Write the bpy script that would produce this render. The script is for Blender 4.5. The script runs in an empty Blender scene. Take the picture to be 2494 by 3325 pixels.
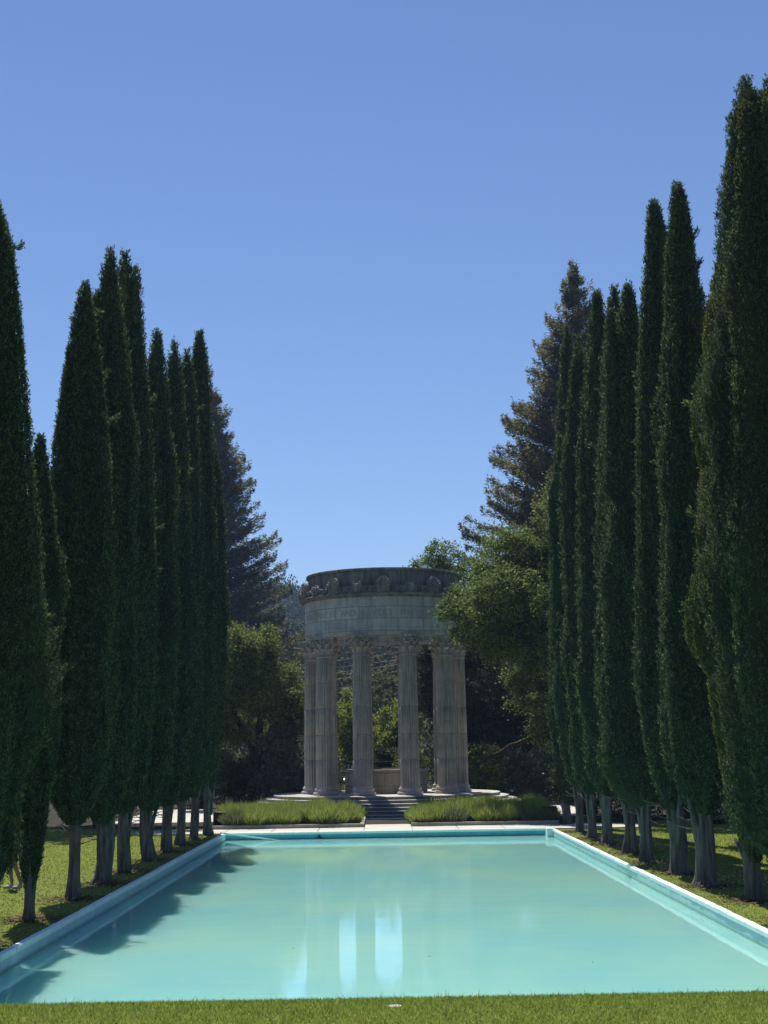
import bpy, bmesh, math, random
import numpy as np
from mathutils import Vector, Matrix

sc = bpy.context.scene
col = sc.collection
RS = np.random.RandomState
PI = math.pi

# ------------------------------------------------------------------ helpers
def link(name, me, mat=None, parent=None):
    o = bpy.data.objects.new(name, me)
    col.objects.link(o)
    if mat is not None and me is not None:
        me.materials.append(mat)
    if parent is not None:
        o.parent = parent
    return o

def tag(o, label=None, cat=None, group=None, kind=None):
    if label: o['label'] = label
    if cat: o['category'] = cat
    if group: o['group'] = group
    if kind: o['kind'] = kind
    return o

def thing(name, loc, label, cat, group=None, rz=0.0):
    o = bpy.data.objects.new(name, None)
    o.empty_display_size = 0.2
    col.objects.link(o)
    o.location = loc
    o.rotation_euler = (0, 0, rz)
    return tag(o, label, cat, group)

def copy_tree(o, parent=None):
    c = o.copy(); col.objects.link(c)
    if parent is not None: c.parent = parent
    for ch in [k for k in bpy.data.objects if k.parent == o]:
        copy_tree(ch, c)
    return c

def np_mesh(name, V, F, smooth=False, uv=None):
    """V (n,3); F list of face-index arrays, each (m,k)."""
    me = bpy.data.meshes.new(name)
    V = np.ascontiguousarray(V, dtype=np.float32)
    me.vertices.add(len(V)); me.vertices.foreach_set('co', V.ravel())
    idx = np.concatenate([np.asarray(f, dtype=np.int32).ravel() for f in F])
    tot = np.concatenate([np.full(len(f), np.asarray(f).shape[1], dtype=np.int32) for f in F])
    st = np.concatenate([[0], np.cumsum(tot)[:-1]]).astype(np.int32)
    me.loops.add(len(idx)); me.loops.foreach_set('vertex_index', idx)
    me.polygons.add(len(tot)); me.polygons.foreach_set('loop_start', st)
    me.polygons.foreach_set('loop_total', tot)
    me.polygons.foreach_set('use_smooth', np.full(len(tot), smooth))
    if uv is not None:
        l = me.uv_layers.new(name='UVMap')
        l.data.foreach_set('uv', np.asarray(uv, dtype=np.float32)[idx].ravel())
    me.update(calc_edges=True); me.validate()
    return me

class MB:
    """collects shapes into one mesh"""
    def __init__(s): s.v = []; s.q = []; s.n = 0; s.uv = []
    def add(s, V, F, uv=None):
        V = np.asarray(V, dtype=float)
        for f in F:
            f = np.asarray(f, dtype=np.int64)
            if len(f): s.q.append(f + s.n)
        s.v.append(V); s.n += len(V)
        s.uv.append(np.zeros((len(V), 2)) if uv is None else uv)
        return s
    def box(s, lo, hi, bev=0.0):
        x0, y0, z0 = lo; x1, y1, z1 = hi
        b = bev
        if b <= 0:
            V = [(x0,y0,z0),(x1,y0,z0),(x1,y1,z0),(x0,y1,z0),(x0,y0,z1),(x1,y0,z1),(x1,y1,z1),(x0,y1,z1)]
            return s.add(V, [[(3,2,1,0),(4,5,6,7),(0,1,5,4),(1,2,6,5),(2,3,7,6),(3,0,4,7)]])
        V = [(x0,y0,z0),(x1,y0,z0),(x1,y1,z0),(x0,y1,z0),(x0,y0,z1-b),(x1,y0,z1-b),(x1,y1,z1-b),(x0,y1,z1-b),
             (x0+b,y0+b,z1),(x1-b,y0+b,z1),(x1-b,y1-b,z1),(x0+b,y1-b,z1)]
        F = [(3,2,1,0),(8,9,10,11)]
        for a in range(4):
            c = (a+1) % 4
            F += [(a,c,c+4,a+4),(a+4,c+4,c+8,a+8)]
        return s.add(V, [F])
    def lathe(s, prof, n=48, c=(0,0), a0=0.0, a1=2*PI, rfun=None):
        """prof: list of (r,z)."""
        full = abs(a1-a0-2*PI) < 1e-6
        m = n if full else n+1
        A = a0 + (a1-a0)*np.arange(m)/n
        P = np.array(prof, dtype=float); k = len(P)
        R = np.repeat(P[:, 0][:, None], m, 1)
        if rfun is not None: R = R*rfun(A[None, :], P[:, 1][:, None])
        X = c[0]+R*np.cos(A); Y = c[1]+R*np.sin(A); Z = np.repeat(P[:, 1][:, None], m, 1)
        V = np.stack([X, Y, Z], -1).reshape(-1, 3)
        i = np.arange(k-1)[:, None]; j = np.arange(n)[None, :]; j2 = (j+1) % m
        F = np.stack([i*m+j, i*m+j2, (i+1)*m+j2, (i+1)*m+j], -1).reshape(-1, 4)
        uv = np.stack([np.repeat((A*P[:, 0].max())[None, :], k, 0), Z], -1).reshape(-1, 2)
        return s.add(V, [F], uv)
    def tube(s, pts, rad, n=8, ribs=None):
        pts = np.array(pts, dtype=float); rad = np.array(rad, dtype=float); k = len(pts)
        d = np.gradient(pts, axis=0); d /= np.linalg.norm(d, axis=1)[:, None]
        ref = np.array([0.0, 1.0, 0.13]) if abs(d[0][1]) < 0.8 else np.array([1.0, 0, 0.1])
        A = 2*PI*np.arange(n)/n
        V = []
        for i in range(k):
            u = np.cross(d[i], ref); u /= np.linalg.norm(u); w = np.cross(d[i], u)
            rr = rad[i]*(np.ones(n) if ribs is None else ribs(A, i/(k-1.0)))
            V.append(pts[i]+(np.cos(A)*rr)[:, None]*u+(np.sin(A)*rr)[:, None]*w)
        V.append(pts[:1]); V.append(pts[-1:])
        V = np.concatenate(V)
        i = np.arange(k-1)[:, None]; j = np.arange(n)[None, :]; j2 = (j+1) % n
        F = np.stack([i*n+j, i*n+j2, (i+1)*n+j2, (i+1)*n+j], -1).reshape(-1, 4)
        j = np.arange(n); j2 = (j+1) % n
        T = np.concatenate([np.stack([np.full(n, k*n), j2, j], -1), np.stack([np.full(n, k*n+1), (k-1)*n+j, (k-1)*n+j2], -1)])
        return s.add(V, [F, T])
    def sphere(s, c, r, nu=12, nv=8, rot=None):
        th = np.linspace(0, PI, nv+1); ph = 2*PI*np.arange(nu)/nu
        V = np.stack([np.outer(np.sin(th), np.cos(ph)), np.outer(np.sin(th), np.sin(ph)), np.outer(np.cos(th), np.ones(nu))], -1).reshape(-1, 3)
        V = V*np.array(r)
        if rot is not None: V = V @ np.array(rot).T
        V = V+np.array(c)
        i = np.arange(nv)[:, None]; j = np.arange(nu)[None, :]; j2 = (j+1) % nu
        F = np.stack([i*nu+j, (i+1)*nu+j, (i+1)*nu+j2, i*nu+j2], -1).reshape(-1, 4)
        return s.add(V, [F])
    def prism(s, outline, y0, y1):
        """outline in xz, extruded along y from y0 (front) to y1."""
        P = np.array(outline, dtype=float); n = len(P)
        V = np.concatenate([np.stack([P[:, 0], np.full(n, y0), P[:, 1]], -1), np.stack([P[:, 0], np.full(n, y1), P[:, 1]], -1)])
        j = np.arange(n); j2 = (j+1) % n
        return s.add(V, [np.stack([j, j2, j2+n, j+n], -1), [list(range(n))[::-1]], [list(range(n, 2*n))]])
    def mesh(s, name, smooth=False):
        return np_mesh(name, np.concatenate(s.v), s.q, smooth, np.concatenate(s.uv))
    def obj(s, name, mat, parent=None, smooth=False):
        return link(name, s.mesh(name, smooth), mat, parent)

def norm(a): return a/np.maximum(np.linalg.norm(a, axis=-1, keepdims=True), 1e-9)

def kites(P, D, Wd, L, W, fold=None):
    """leaf/spray quads: base P, direction D, width axis Wd, length L, width W -> V, F"""
    n = len(P)
    L = np.broadcast_to(L, (n,))[:, None]; W = np.broadcast_to(W, (n,))[:, None]
    m = P+D*L*0.45
    if fold is not None: m = m+fold
    V = np.stack([P, m+Wd*W*0.5, P+D*L, m-Wd*W*0.5], 1).reshape(-1, 3)
    return V, np.arange(4*n).reshape(-1, 4)

# ------------------------------------------------------------------ materials
def mat_new(name):
    m = bpy.data.materials.new(name); m.use_nodes = True
    nt = m.node_tree; nt.nodes.clear()
    return m, nt, nt.nodes, nt.links

def ramp(nt, fac, stops, interp='LINEAR'):
    r = nt.nodes.new('ShaderNodeValToRGB'); r.color_ramp.interpolation = interp
    e = r.color_ramp.elements
    while len(e) < len(stops): e.new(0.5)
    for k, (p, c) in enumerate(stops):
        e[k].position = p; e[k].color = (*c, 1)
    nt.links.new(fac, r.inputs[0])
    return r.outputs[0]

def noise(nt, scale, detail=4, rough=0.55, vec=None, stretch=None, dist=0.0):
    n = nt.nodes.new('ShaderNodeTexNoise')
    n.inputs['Scale'].default_value = scale; n.inputs['Detail'].default_value = detail
    n.inputs['Roughness'].default_value = rough; n.inputs['Distortion'].default_value = dist
    if vec is None:
        tc = nt.nodes.new('ShaderNodeTexCoord'); vec = tc.outputs['Object']
    if stretch is not None:
        mp = nt.nodes.new('ShaderNodeMapping'); mp.inputs['Scale'].default_value = stretch
        nt.links.new(vec, mp.inputs[0]); vec = mp.outputs[0]
    nt.links.new(vec, n.inputs['Vector'])
    return n.outputs['Fac']

def mixc(nt, fac, a, b, mode='MIX'):
    m = nt.nodes.new('ShaderNodeMix'); m.data_type = 'RGBA'; m.blend_type = mode
    for s, v in ((m.inputs[0], fac), (m.inputs[6], a), (m.inputs[7], b)):
        if isinstance(v, (int, float)): s.default_value = v
        elif isinstance(v, tuple): s.default_value = (*v, 1)
        else: nt.links.new(v, s)
    return m.outputs[2]

def bump(nt, h, strength, dist):
    b = nt.nodes.new('ShaderNodeBump'); b.inputs['Strength'].default_value = strength
    b.inputs['Distance'].default_value = dist
    nt.links.new(h, b.inputs['Height'])
    return b.outputs['Normal']

def finish(m, nt, shader):
    o = nt.nodes.new('ShaderNodeOutputMaterial'); nt.links.new(shader, o.inputs['Surface']); return m

def principled(nt, color, rough=0.8, spec=0.3, normal=None):
    p = nt.nodes.new('ShaderNodeBsdfPrincipled')
    if isinstance(color, tuple): p.inputs['Base Color'].default_value = (*color, 1)
    else: nt.links.new(color, p.inputs['Base Color'])
    p.inputs['Roughness'].default_value = rough
    p.inputs['Specular IOR Level'].default_value = spec
    if normal is not None: nt.links.new(normal, p.inputs['Normal'])
    return p.outputs[0]

def leaf_mat(name, cols, trans=0.25, rough=0.55, spec=0.25, patch=None, patch_scale=0.5):
    m, nt, N, L = mat_new(name)
    g = N.new('ShaderNodeNewGeometry')
    k = len(cols)
    c = ramp(nt, g.outputs['Random Per Island'], [(i/(k-1.0), cols[i]) for i in range(k)])
    if patch is not None:
        f = noise(nt, patch_scale, 3)
        fr = ramp(nt, f, [(0.58, (0, 0, 0)), (0.72, (1, 1, 1))])
        c = mixc(nt, fr, c, patch)
    p = principled(nt, c, rough, spec)
    if trans > 0:
        t = N.new('ShaderNodeBsdfTranslucent'); L.new(c, t.inputs[0])
        mx = N.new('ShaderNodeMixShader'); mx.inputs[0].default_value = trans
        L.new(p, mx.inputs[1]); L.new(t.outputs[0], mx.inputs[2])
        return finish(m, nt, mx.outputs[0])
    return finish(m, nt, p)

def simple_mat(name, a, b, scale=3.0, rough=0.8, spec=0.3, bstr=0.3, bdist=0.02, stretch=None, detail=6):
    m, nt, N, L = mat_new(name)
    f = noise(nt, scale, detail, 0.6, stretch=stretch)
    c = ramp(nt, f, [(0.3, a), (0.7, b)])
    nm = bump(nt, f, bstr, bdist) if bstr > 0 else None
    return finish(m, nt, principled(nt, c, rough, spec, nm))

M = {}
M['cypress'] = leaf_mat('cypress_leaf', [(0.018, 0.036, 0.023), (0.044, 0.074, 0.040), (0.160, 0.190, 0.074)], 0.50, 0.75, 0.08, patch=(0.075, 0.070, 0.034), patch_scale=0.55)
M['cypress_brown'] = leaf_mat('cypress_leaf_browning', [(0.028, 0.049, 0.017), (0.072, 0.094, 0.031), (0.195, 0.200, 0.064)], 0.50, 0.75, 0.08, patch=(0.16, 0.105, 0.055), patch_scale=0.7)
M['redwood'] = leaf_mat('redwood_leaf', [(0.062, 0.074, 0.034), (0.142, 0.138, 0.060), (0.24, 0.215, 0.108)], 0.55, 0.8, 0.05)
M['oak'] = leaf_mat('oak_leaf', [(0.045, 0.080, 0.024), (0.115, 0.160, 0.042), (0.275, 0.315, 0.095)], 0.46, 0.7, 0.1)
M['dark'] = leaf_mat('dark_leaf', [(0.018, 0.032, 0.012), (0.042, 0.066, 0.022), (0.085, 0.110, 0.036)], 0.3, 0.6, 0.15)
M['magnolia'] = leaf_mat('glossy_leaf', [(0.040, 0.060, 0.026), (0.085, 0.105, 0.048), (0.15, 0.165, 0.09)], 0.2, 0.30, 0.6)
M['olive'] = leaf_mat('grey_green_leaf', [(0.075, 0.090, 0.042), (0.135, 0.150, 0.070), (0.20, 0.21, 0.11)], 0.35, 0.7, 0.1)
M['lime'] = leaf_mat('yellow_green_leaf', [(0.11, 0.15, 0.018), (0.22, 0.26, 0.036), (0.34, 0.37, 0.08)], 0.45, 0.65, 0.12)
M['woods'] = leaf_mat('woodland_leaf', [(0.020, 0.034, 0.016), (0.042, 0.058, 0.024), (0.080, 0.090, 0.038)], 0.15, 0.7, 0.1)
M['lavender'] = leaf_mat('lavender_leaf', [(0.13, 0.19, 0.036), (0.25, 0.31, 0.066), (0.38, 0.42, 0.13)], 0.45, 0.7, 0.1)
M['grass'] = leaf_mat('grass_blade', [(0.12, 0.19, 0.024), (0.22, 0.29, 0.042), (0.38, 0.43, 0.11)], 0.45, 0.6, 0.15)
M['litter'] = leaf_mat('dead_needles', [(0.05, 0.036, 0.022), (0.10, 0.07, 0.04), (0.17, 0.125, 0.075)], 0.1, 0.9, 0.05)
M['clover'] = leaf_mat('clover_flower', [(0.35, 0.38, 0.22), (0.5, 0.5, 0.4), (0.6, 0.6, 0.5)], 0.2, 0.8, 0.1)
M['bark_grey'] = simple_mat('pale_cypress_bark', (0.035, 0.033, 0.031), (0.16, 0.152, 0.145), 5.0, 0.95, 0.1, 1.0, 0.06, (2.5, 2.5, 0.35))
M['bark_dark'] = simple_mat('dark_bark', (0.022, 0.018, 0.014), (0.07, 0.055, 0.042), 4.0, 0.95, 0.1, 0.8, 0.05, (2, 2, 0.5))
M['bark_red'] = simple_mat('redwood_bark', (0.035, 0.022, 0.016), (0.09, 0.055, 0.038), 3.0, 0.95, 0.1, 0.8, 0.06, (3, 3, 0.3))
M['soil'] = simple_mat('soil', (0.03, 0.024, 0.016), (0.075, 0.06, 0.04), 2.0, 0.95, 0.1, 0.6, 0.05)
M['black_metal'] = simple_mat('dark_metal', (0.015, 0.02, 0.018), (0.03, 0.035, 0.03), 20, 0.8, 0.1, 0)
M['wire'] = simple_mat('bare_cable', (0.20, 0.225, 0.19), (0.28, 0.30, 0.26), 5, 0.7, 0.2, 0)

def lawn_mat():
    m, nt, N, L = mat_new('lawn')
    a = noise(nt, 0.35, 5, 0.6); b = noise(nt, 9.0, 5, 0.7); d = noise(nt, 60.0, 3, 0.7)
    c1 = ramp(nt, b, [(0.32, (0.10, 0.135, 0.020)), (0.52, (0.18, 0.215, 0.034)), (0.72, (0.27, 0.28, 0.07))])
    c2 = ramp(nt, a, [(0.60, (0, 0, 0)), (0.74, (1, 1, 1))])
    c = mixc(nt, c2, c1, (0.23, 0.20, 0.10))
    c = mixc(nt, 0.55, c, ramp(nt, d, [(0.3, (0.35, 0.35, 0.35)), (0.7, (1.3, 1.3, 1.3))]), 'MULTIPLY')
    return finish(m, nt, principled(nt, c, 0.9, 0.1, bump(nt, d, 1.0, 0.03)))
M['lawn'] = lawn_mat()
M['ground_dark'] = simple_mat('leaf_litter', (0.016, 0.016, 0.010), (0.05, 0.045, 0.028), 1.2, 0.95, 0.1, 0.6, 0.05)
M['hill'] = simple_mat('hillside_scrub', (0.018, 0.028, 0.014), (0.05, 0.055, 0.028), 0.06, 0.95, 0.05, 0.5, 1.0)

def stone_mat(name, lo, hi, stain=0.0, joints=None, warm=None):
    """weathered limestone; joints=(width,row) draws ashlar joints on UV"""
    m, nt, N, L = mat_new(name)
    big = noise(nt, 0.9, 6, 0.62); fine = noise(nt, 14.0, 6, 0.65)
    st = noise(nt, 1.6, 5, 0.6, stretch=(3.2, 3.2, 0.28))
    c = ramp(nt, big, [(0.3, lo), (0.7, hi)])
    c = mixc(nt, 0.45, c, ramp(nt, fine, [(0.25, (0.55, 0.55, 0.55)), (0.75, (1.25, 1.25, 1.25))]), 'MULTIPLY')
    if stain > 0:
        c = mixc(nt, stain, c, ramp(nt, st, [(0.36, (0.32, 0.33, 0.34)), (0.56, (1, 1, 1))]), 'MULTIPLY')
    h = fine
    if joints:
        tc = N.new('ShaderNodeTexCoord')
        br = N.new('ShaderNodeTexBrick')
        br.inputs['Scale'].default_value = 1.0
        br.inputs['Brick Width'].default_value = joints[0]; br.inputs['Row Height'].default_value = joints[1]
        br.inputs['Mortar Size'].default_value = 0.014; br.inputs['Mortar Smooth'].default_value = 0.4
        br.inputs['Color1'].default_value = (0.80, 0.80, 0.80, 1); br.inputs['Color2'].default_value = (1.12, 1.10, 1.08, 1)
        br.inputs['Mortar'].default_value = (0.42, 0.42, 0.42, 1)
        nd = noise(nt, 2.5, 3)
        mp = N.new('ShaderNodeMapping'); mp.inputs['Location'].default_value = joints[2]
        L.new(tc.outputs['UV'], mp.inputs[0])
        va = N.new('ShaderNodeVectorMath'); va.operation = 'ADD'
        vs = N.new('ShaderNodeVectorMath'); vs.operation = 'SCALE'; vs.inputs['Scale'].default_value = 0.02
        L.new(nd, vs.inputs[0]); L.new(mp.outputs[0], va.inputs[0]); L.new(vs.outputs[0], va.inputs[1])
        L.new(va.outputs[0], br.inputs['Vector'])
        c = mixc(nt, 1.0, c, br.outputs['Color'], 'MULTIPLY')
    nm = bump(nt, h, 0.5, 0.02)
    return finish(m, nt, principled(nt, c, 0.9, 0.2, nm))

M['stone'] = stone_mat('temple_stone', (0.31, 0.29, 0.26), (0.51, 0.475, 0.425), 0.50)
M['stone_ashlar'] = stone_mat('ashlar_stone', (0.32, 0.32, 0.305), (0.49, 0.485, 0.455), 0.30, (1.25, 0.565, (0.3, -8.37, 0)))
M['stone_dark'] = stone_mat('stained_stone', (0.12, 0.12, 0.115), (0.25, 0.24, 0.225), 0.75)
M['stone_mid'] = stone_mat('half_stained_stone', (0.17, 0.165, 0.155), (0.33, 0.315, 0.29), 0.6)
M['stone_wall'] = stone_mat('well_stone', (0.20, 0.18, 0.155), (0.33, 0.30, 0.26), 0.3, (1.05, 0.60, (0.2, 0.22, 0)))
M['stone_pale'] = stone_mat('pale_step_stone', (0.42, 0.395, 0.36), (0.55, 0.525, 0.49), 0.15)
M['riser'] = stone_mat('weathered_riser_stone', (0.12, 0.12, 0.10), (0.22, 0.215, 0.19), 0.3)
M['stone_pink'] = stone_mat('pink_inlay_stone', (0.44, 0.33, 0.29), (0.54, 0.42, 0.37), 0.1)
M['joint'] = simple_mat('joint_shadow_line', (0.21, 0.208, 0.195), (0.29, 0.285, 0.265), 6, 0.95, 0.1, 0)

def paving_mat():
    m, nt, N, L = mat_new('concrete_paving')
    big = noise(nt, 0.7, 6, 0.6); fine = noise(nt, 25, 5, 0.7)
    c = ramp(nt, big, [(0.3, (0.42, 0.395, 0.355)), (0.7, (0.54, 0.515, 0.46))])
    c = mixc(nt, 0.35, c, ramp(nt, fine, [(0.3, (0.6, 0.6, 0.6)), (0.7, (1.2, 1.2, 1.2))]), 'MULTIPLY')
    return finish(m, nt, principled(nt, c, 0.9, 0.2, bump(nt, fine, 0.3, 0.01)))
M['paving'] = paving_mat()
M['curb'] = stone_mat('bed_curb_stone', (0.24, 0.24, 0.20), (0.38, 0.37, 0.32), 0.2)

def paint_mat(name, a, b, wl=None, wl_z=-0.245):
    """painted pool masonry with an algae line just above the water"""
    m, nt, N, L = mat_new(name)
    f = noise(nt, 1.3, 6, 0.65); s = noise(nt, 4.0, 6, 0.7, stretch=(2, 2, 0.6))
    c = ramp(nt, f, [(0.3, a), (0.7, b)])
    c = mixc(nt, 0.4, c, ramp(nt, s, [(0.30, (0.62, 0.68, 0.72)), (0.55, (1, 1, 1))]), 'MULTIPLY')
    if wl is not None:
        tc = N.new('ShaderNodeTexCoord'); sx = N.new('ShaderNodeSeparateXYZ'); L.new(tc.outputs['Object'], sx.inputs[0])
        mr = N.new('ShaderNodeMapRange'); mr.inputs['From Min'].default_value = wl_z+0.01; mr.inputs['From Max'].default_value = wl_z+0.085
        mr.inputs['To Min'].default_value = 0.85; mr.inputs['To Max'].default_value = 0.0
        L.new(sx.outputs['Z'], mr.inputs['Value'])
        c = mixc(nt, mr.outputs[0], c, wl)
    return finish(m, nt, principled(nt, c, 0.6, 0.35, bump(nt, s, 0.3, 0.01)))
M['coping'] = paint_mat('pale_blue_coping_paint', (0.58, 0.74, 0.72), (0.72, 0.83, 0.80))
M['pool_wall'] = paint_mat('blue_pool_wall_paint', (0.36, 0.56, 0.58), (0.46, 0.66, 0.66), (0.14, 0.32, 0.24))
M['pool_end'] = paint_mat('teal_pool_wall_paint', (0.06, 0.34, 0.42), (0.10, 0.42, 0.50), (0.04, 0.22, 0.22))
M['pool_floor'] = simple_mat('turquoise_pool_floor', (0.27, 0.66, 0.58), (0.34, 0.74, 0.66), 0.25, 0.7, 0.2, 0)

def water_mat():
    m, nt, N, L = mat_new('pool_water')
    n1 = noise(nt, 1.0, 3, 0.5, stretch=(0.7, 1.5, 1)); n2 = noise(nt, 5.0, 3, 0.55, stretch=(0.6, 2.4, 1))
    ad = N.new('ShaderNodeMath'); ad.operation = 'MULTIPLY_ADD'; ad.inputs[1].default_value = 0.20
    L.new(n2, ad.inputs[0]); L.new(n1, ad.inputs[2])
    nm = bump(nt, ad.outputs[0], 0.06, 0.05)
    # suspended matter gives the water a milky body that scatters light sideways
    tone = ramp(nt, noise(nt, 0.22, 4, 0.6, stretch=(1, 0.7, 1)), [(0.35, (0.24, 0.57, 0.57)), (0.65, (0.32, 0.63, 0.52))])
    p = N.new('ShaderNodeBsdfPrincipled'); L.new(tone, p.inputs['Base Color'])
    p.subsurface_method = 'BURLEY'
    p.inputs['Subsurface Weight'].default_value = 0.50; p.inputs['Subsurface Scale'].default_value = 1.0
    p.inputs['Subsurface Radius'].default_value = (0.8, 2.2, 1.7)
    p.inputs['Roughness'].default_value = 0.0; p.inputs['IOR'].default_value = 1.36
    L.new(nm, p.inputs['Normal'])
    tr = N.new('ShaderNodeBsdfTransparent'); tr.inputs[0].default_value = (0.80, 0.97, 0.94, 1)
    mx = N.new('ShaderNodeMixShader'); mx.inputs[0].default_value = 0.90
    L.new(tr.outputs[0], mx.inputs[1]); L.new(p.outputs[0], mx.inputs[2])
    return finish(m, nt, mx.outputs[0])
M['water'] = water_mat()

# ------------------------------------------------------------------ camera
F_PX = 4610.0
cam = bpy.data.cameras.new('camera'); camo = bpy.data.objects.new('camera', cam); col.objects.link(camo)
cam.sensor_fit = 'VERTICAL'; cam.sensor_height = 36.0; cam.lens = F_PX/3325.0*36.0
cam.clip_start = 0.1; cam.clip_end = 6000
roll = math.radians(0.9)
yc = Vector((-4, -765, -F_PX)).normalized()
xc = Vector((math.cos(roll), math.sin(roll), (-4*math.cos(roll)-765*math.sin(roll))/F_PX)).normalized()
zc = xc.cross(yc)
R = Matrix((xc, yc, zc))          # camera -> world
camo.matrix_world = Matrix.Translation((0, 0, 3.0)) @ R.to_4x4()
sc.camera = camo

# ------------------------------------------------------------------ light
SUN_EL, SUN_AZ = 63.0, -16.0      # azimuth measured from +Y, negative = to the left
el, az = math.radians(SUN_EL), math.radians(SUN_AZ)
sdir = Vector((math.sin(az)*math.cos(el), math.cos(az)*math.cos(el), math.sin(el)))
sl = bpy.data.lights.new('sun', 'SUN'); so = bpy.data.objects.new('sun', sl); col.objects.link(so)
sl.energy = 5.0; sl.angle = math.radians(0.53); sl.color = (1.0, 0.95, 0.86)
so.rotation_euler = sdir.to_track_quat('Z', 'Y').to_euler()
so.location = sdir*200
w = bpy.data.worlds.new('World'); sc.world = w; w.use_nodes = True
wn = w.node_tree; wn.nodes.clear()
sky = wn.nodes.new('ShaderNodeTexSky'); sky.sky_type = 'NISHITA'; sky.sun_disc = False
sky.sun_elevation = el; sky.sun_rotation = az
sky.altitude = 200; sky.air_density = 1.0; sky.dust_density = 0.0; sky.ozone_density = 4.0
bg = wn.nodes.new('ShaderNodeBackground'); bg.inputs['Strength'].default_value = 0.076
wo = wn.nodes.new('ShaderNodeOutputWorld')
tint = wn.nodes.new('ShaderNodeMix'); tint.data_type = 'RGBA'; tint.blend_type = 'MULTIPLY'; tint.inputs[0].default_value = 1.0
tint.inputs[7].default_value = (0.94, 0.97, 1.10, 1)
wn.links.new(sky.outputs[0], tint.inputs[6]); wn.links.new(tint.outputs[2], bg.inputs[0]); wn.links.new(bg.outputs[0], wo.inputs[0])
sc.view_settings.view_transform = 'Standard'; sc.view_settings.look = 'None'
sc.view_settings.exposure = 0.50; sc.view_settings.gamma = 1.0
sc.cycles.max_bounces = 8; sc.cycles.diffuse_bounces = 3; sc.cycles.glossy_bounces = 3
sc.cycles.transmission_bounces = 4; sc.cycles.transparent_max_bounces = 8; sc.cycles.volume_bounces = 0
sc.cycles.caustics_reflective = False; sc.cycles.caustics_refractive = False
sc.cycles.use_denoising = True

# ------------------------------------------------------------------ ground
PX0, PX1, PY0, PY1 = -5.74, 6.02, 17.0, 52.75      # inner faces of the pool
CW = 0.115                                          # coping width
def ss(a, b, x):
    t = np.clip((x-a)/(b-a), 0, 1); return t*t*(3-2*t)
def hz(x, y):
    """lawn height: a raised bank near the camera, then level with the pool"""
    x = np.asarray(x, float); y = np.asarray(y, float)
    h = -0.03 + 1.45*(1-ss(8.9, 15.5, y))
    h = h + 0.05*ss(7.2, 10, np.abs(x-0.14))*np.sin(y*0.35+x*0.5)
    return h
ox0, ox1, oy0, oy1 = PX0-CW, PX1+CW, PY0-CW, PY1+0.0
xs = np.unique(np.concatenate([[-2500, -400, -120, -60], np.arange(-30, -6, 1.0), np.linspace(ox0, ox1, 41), np.arange(7, 31, 1.0), [60, 120, 400, 2500]]))
ys = np.unique(np.concatenate([[-80, -20, 0, 4], np.arange(6, 17, 0.35)[:-1], [oy0], np.linspace(oy0, oy1, 20), np.arange(54, 110, 3.0), [150, 300, 900, 3000]]))
X, Y = np.meshgrid(xs, ys)
Z = hz(X, Y)
Vg = np.stack([X, Y, Z], -1).reshape(-1, 3); nx = len(xs)
Fg = []
for j in range(len(ys)-1):
    for i in range(nx-1):
        cx_, cy_ = (xs[i]+xs[i+1])/2, (ys[j]+ys[j+1])/2
        if ox0 < cx_ < ox1 and oy0 < cy_ < oy1: continue
        Fg.append((j*nx+i, j*nx+i+1, (j+1)*nx+i+1, (j+1)*nx+i))
g = link('ground', np_mesh('ground', Vg, [np.array(Fg)], True), M['lawn']); tag(g, kind='structure')

def sheet(name, x0, x1, y0, y1, z, mat):
    V = [(x0, y0, z), (x1, y0, z), (x1, y1, z), (x0, y1, z)]
    return tag(link(name, np_mesh(name, np.array(V), [np.array([(0, 1, 2, 3)])]), mat), kind='structure')
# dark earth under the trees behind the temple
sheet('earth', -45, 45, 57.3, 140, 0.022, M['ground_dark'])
sheet('plaza', -11.6, 9.2, 61.2, 74.5, 0.027, M['paving'])
# pool side walk in slabs, with open joints
mb = MB(); xj = [-9.6, -7.6, -5.9, -4.15, -2.45, -0.74]
mb.box((-9.6, PY1+0.0, -0.2), (-9.59, PY1+0.01, -0.19))
def slab(a, b, y0, y1, z=0.012): mb.box((a+0.012, y0, -0.25), (b-0.012, y1, z), 0.006)
for a, b in zip(xj[:-1], xj[1:]): slab(a, b, PY1+0.16, 55.45)
for a, b in zip([1.05, 2.75, 4.45, 6.2, 7.9], [2.75, 4.45, 6.2, 7.9, 9.6]): slab(a, b, PY1+0.16, 55.45)
tag(mb.obj('pavement', M['paving']), kind='structure')
mb = MB(); mb.box((-0.735, PY1+0.16, -0.25), (1.045, 62.3, 0.014), 0.005)
tag(mb.obj('path', M['paving']), kind='structure')

# ------------------------------------------------------------------ pool
pool = thing('pool_basin', (0.14, 52.7, 0), 'long rectangular turquoise pool basin with pale blue painted coping between the cypress rows', 'pool')
def P(o): o.location = (-0.14, -52.7, 0); return o
WL = -0.235; FL = -0.50
mb = MB()
rng = RS(4)
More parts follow.
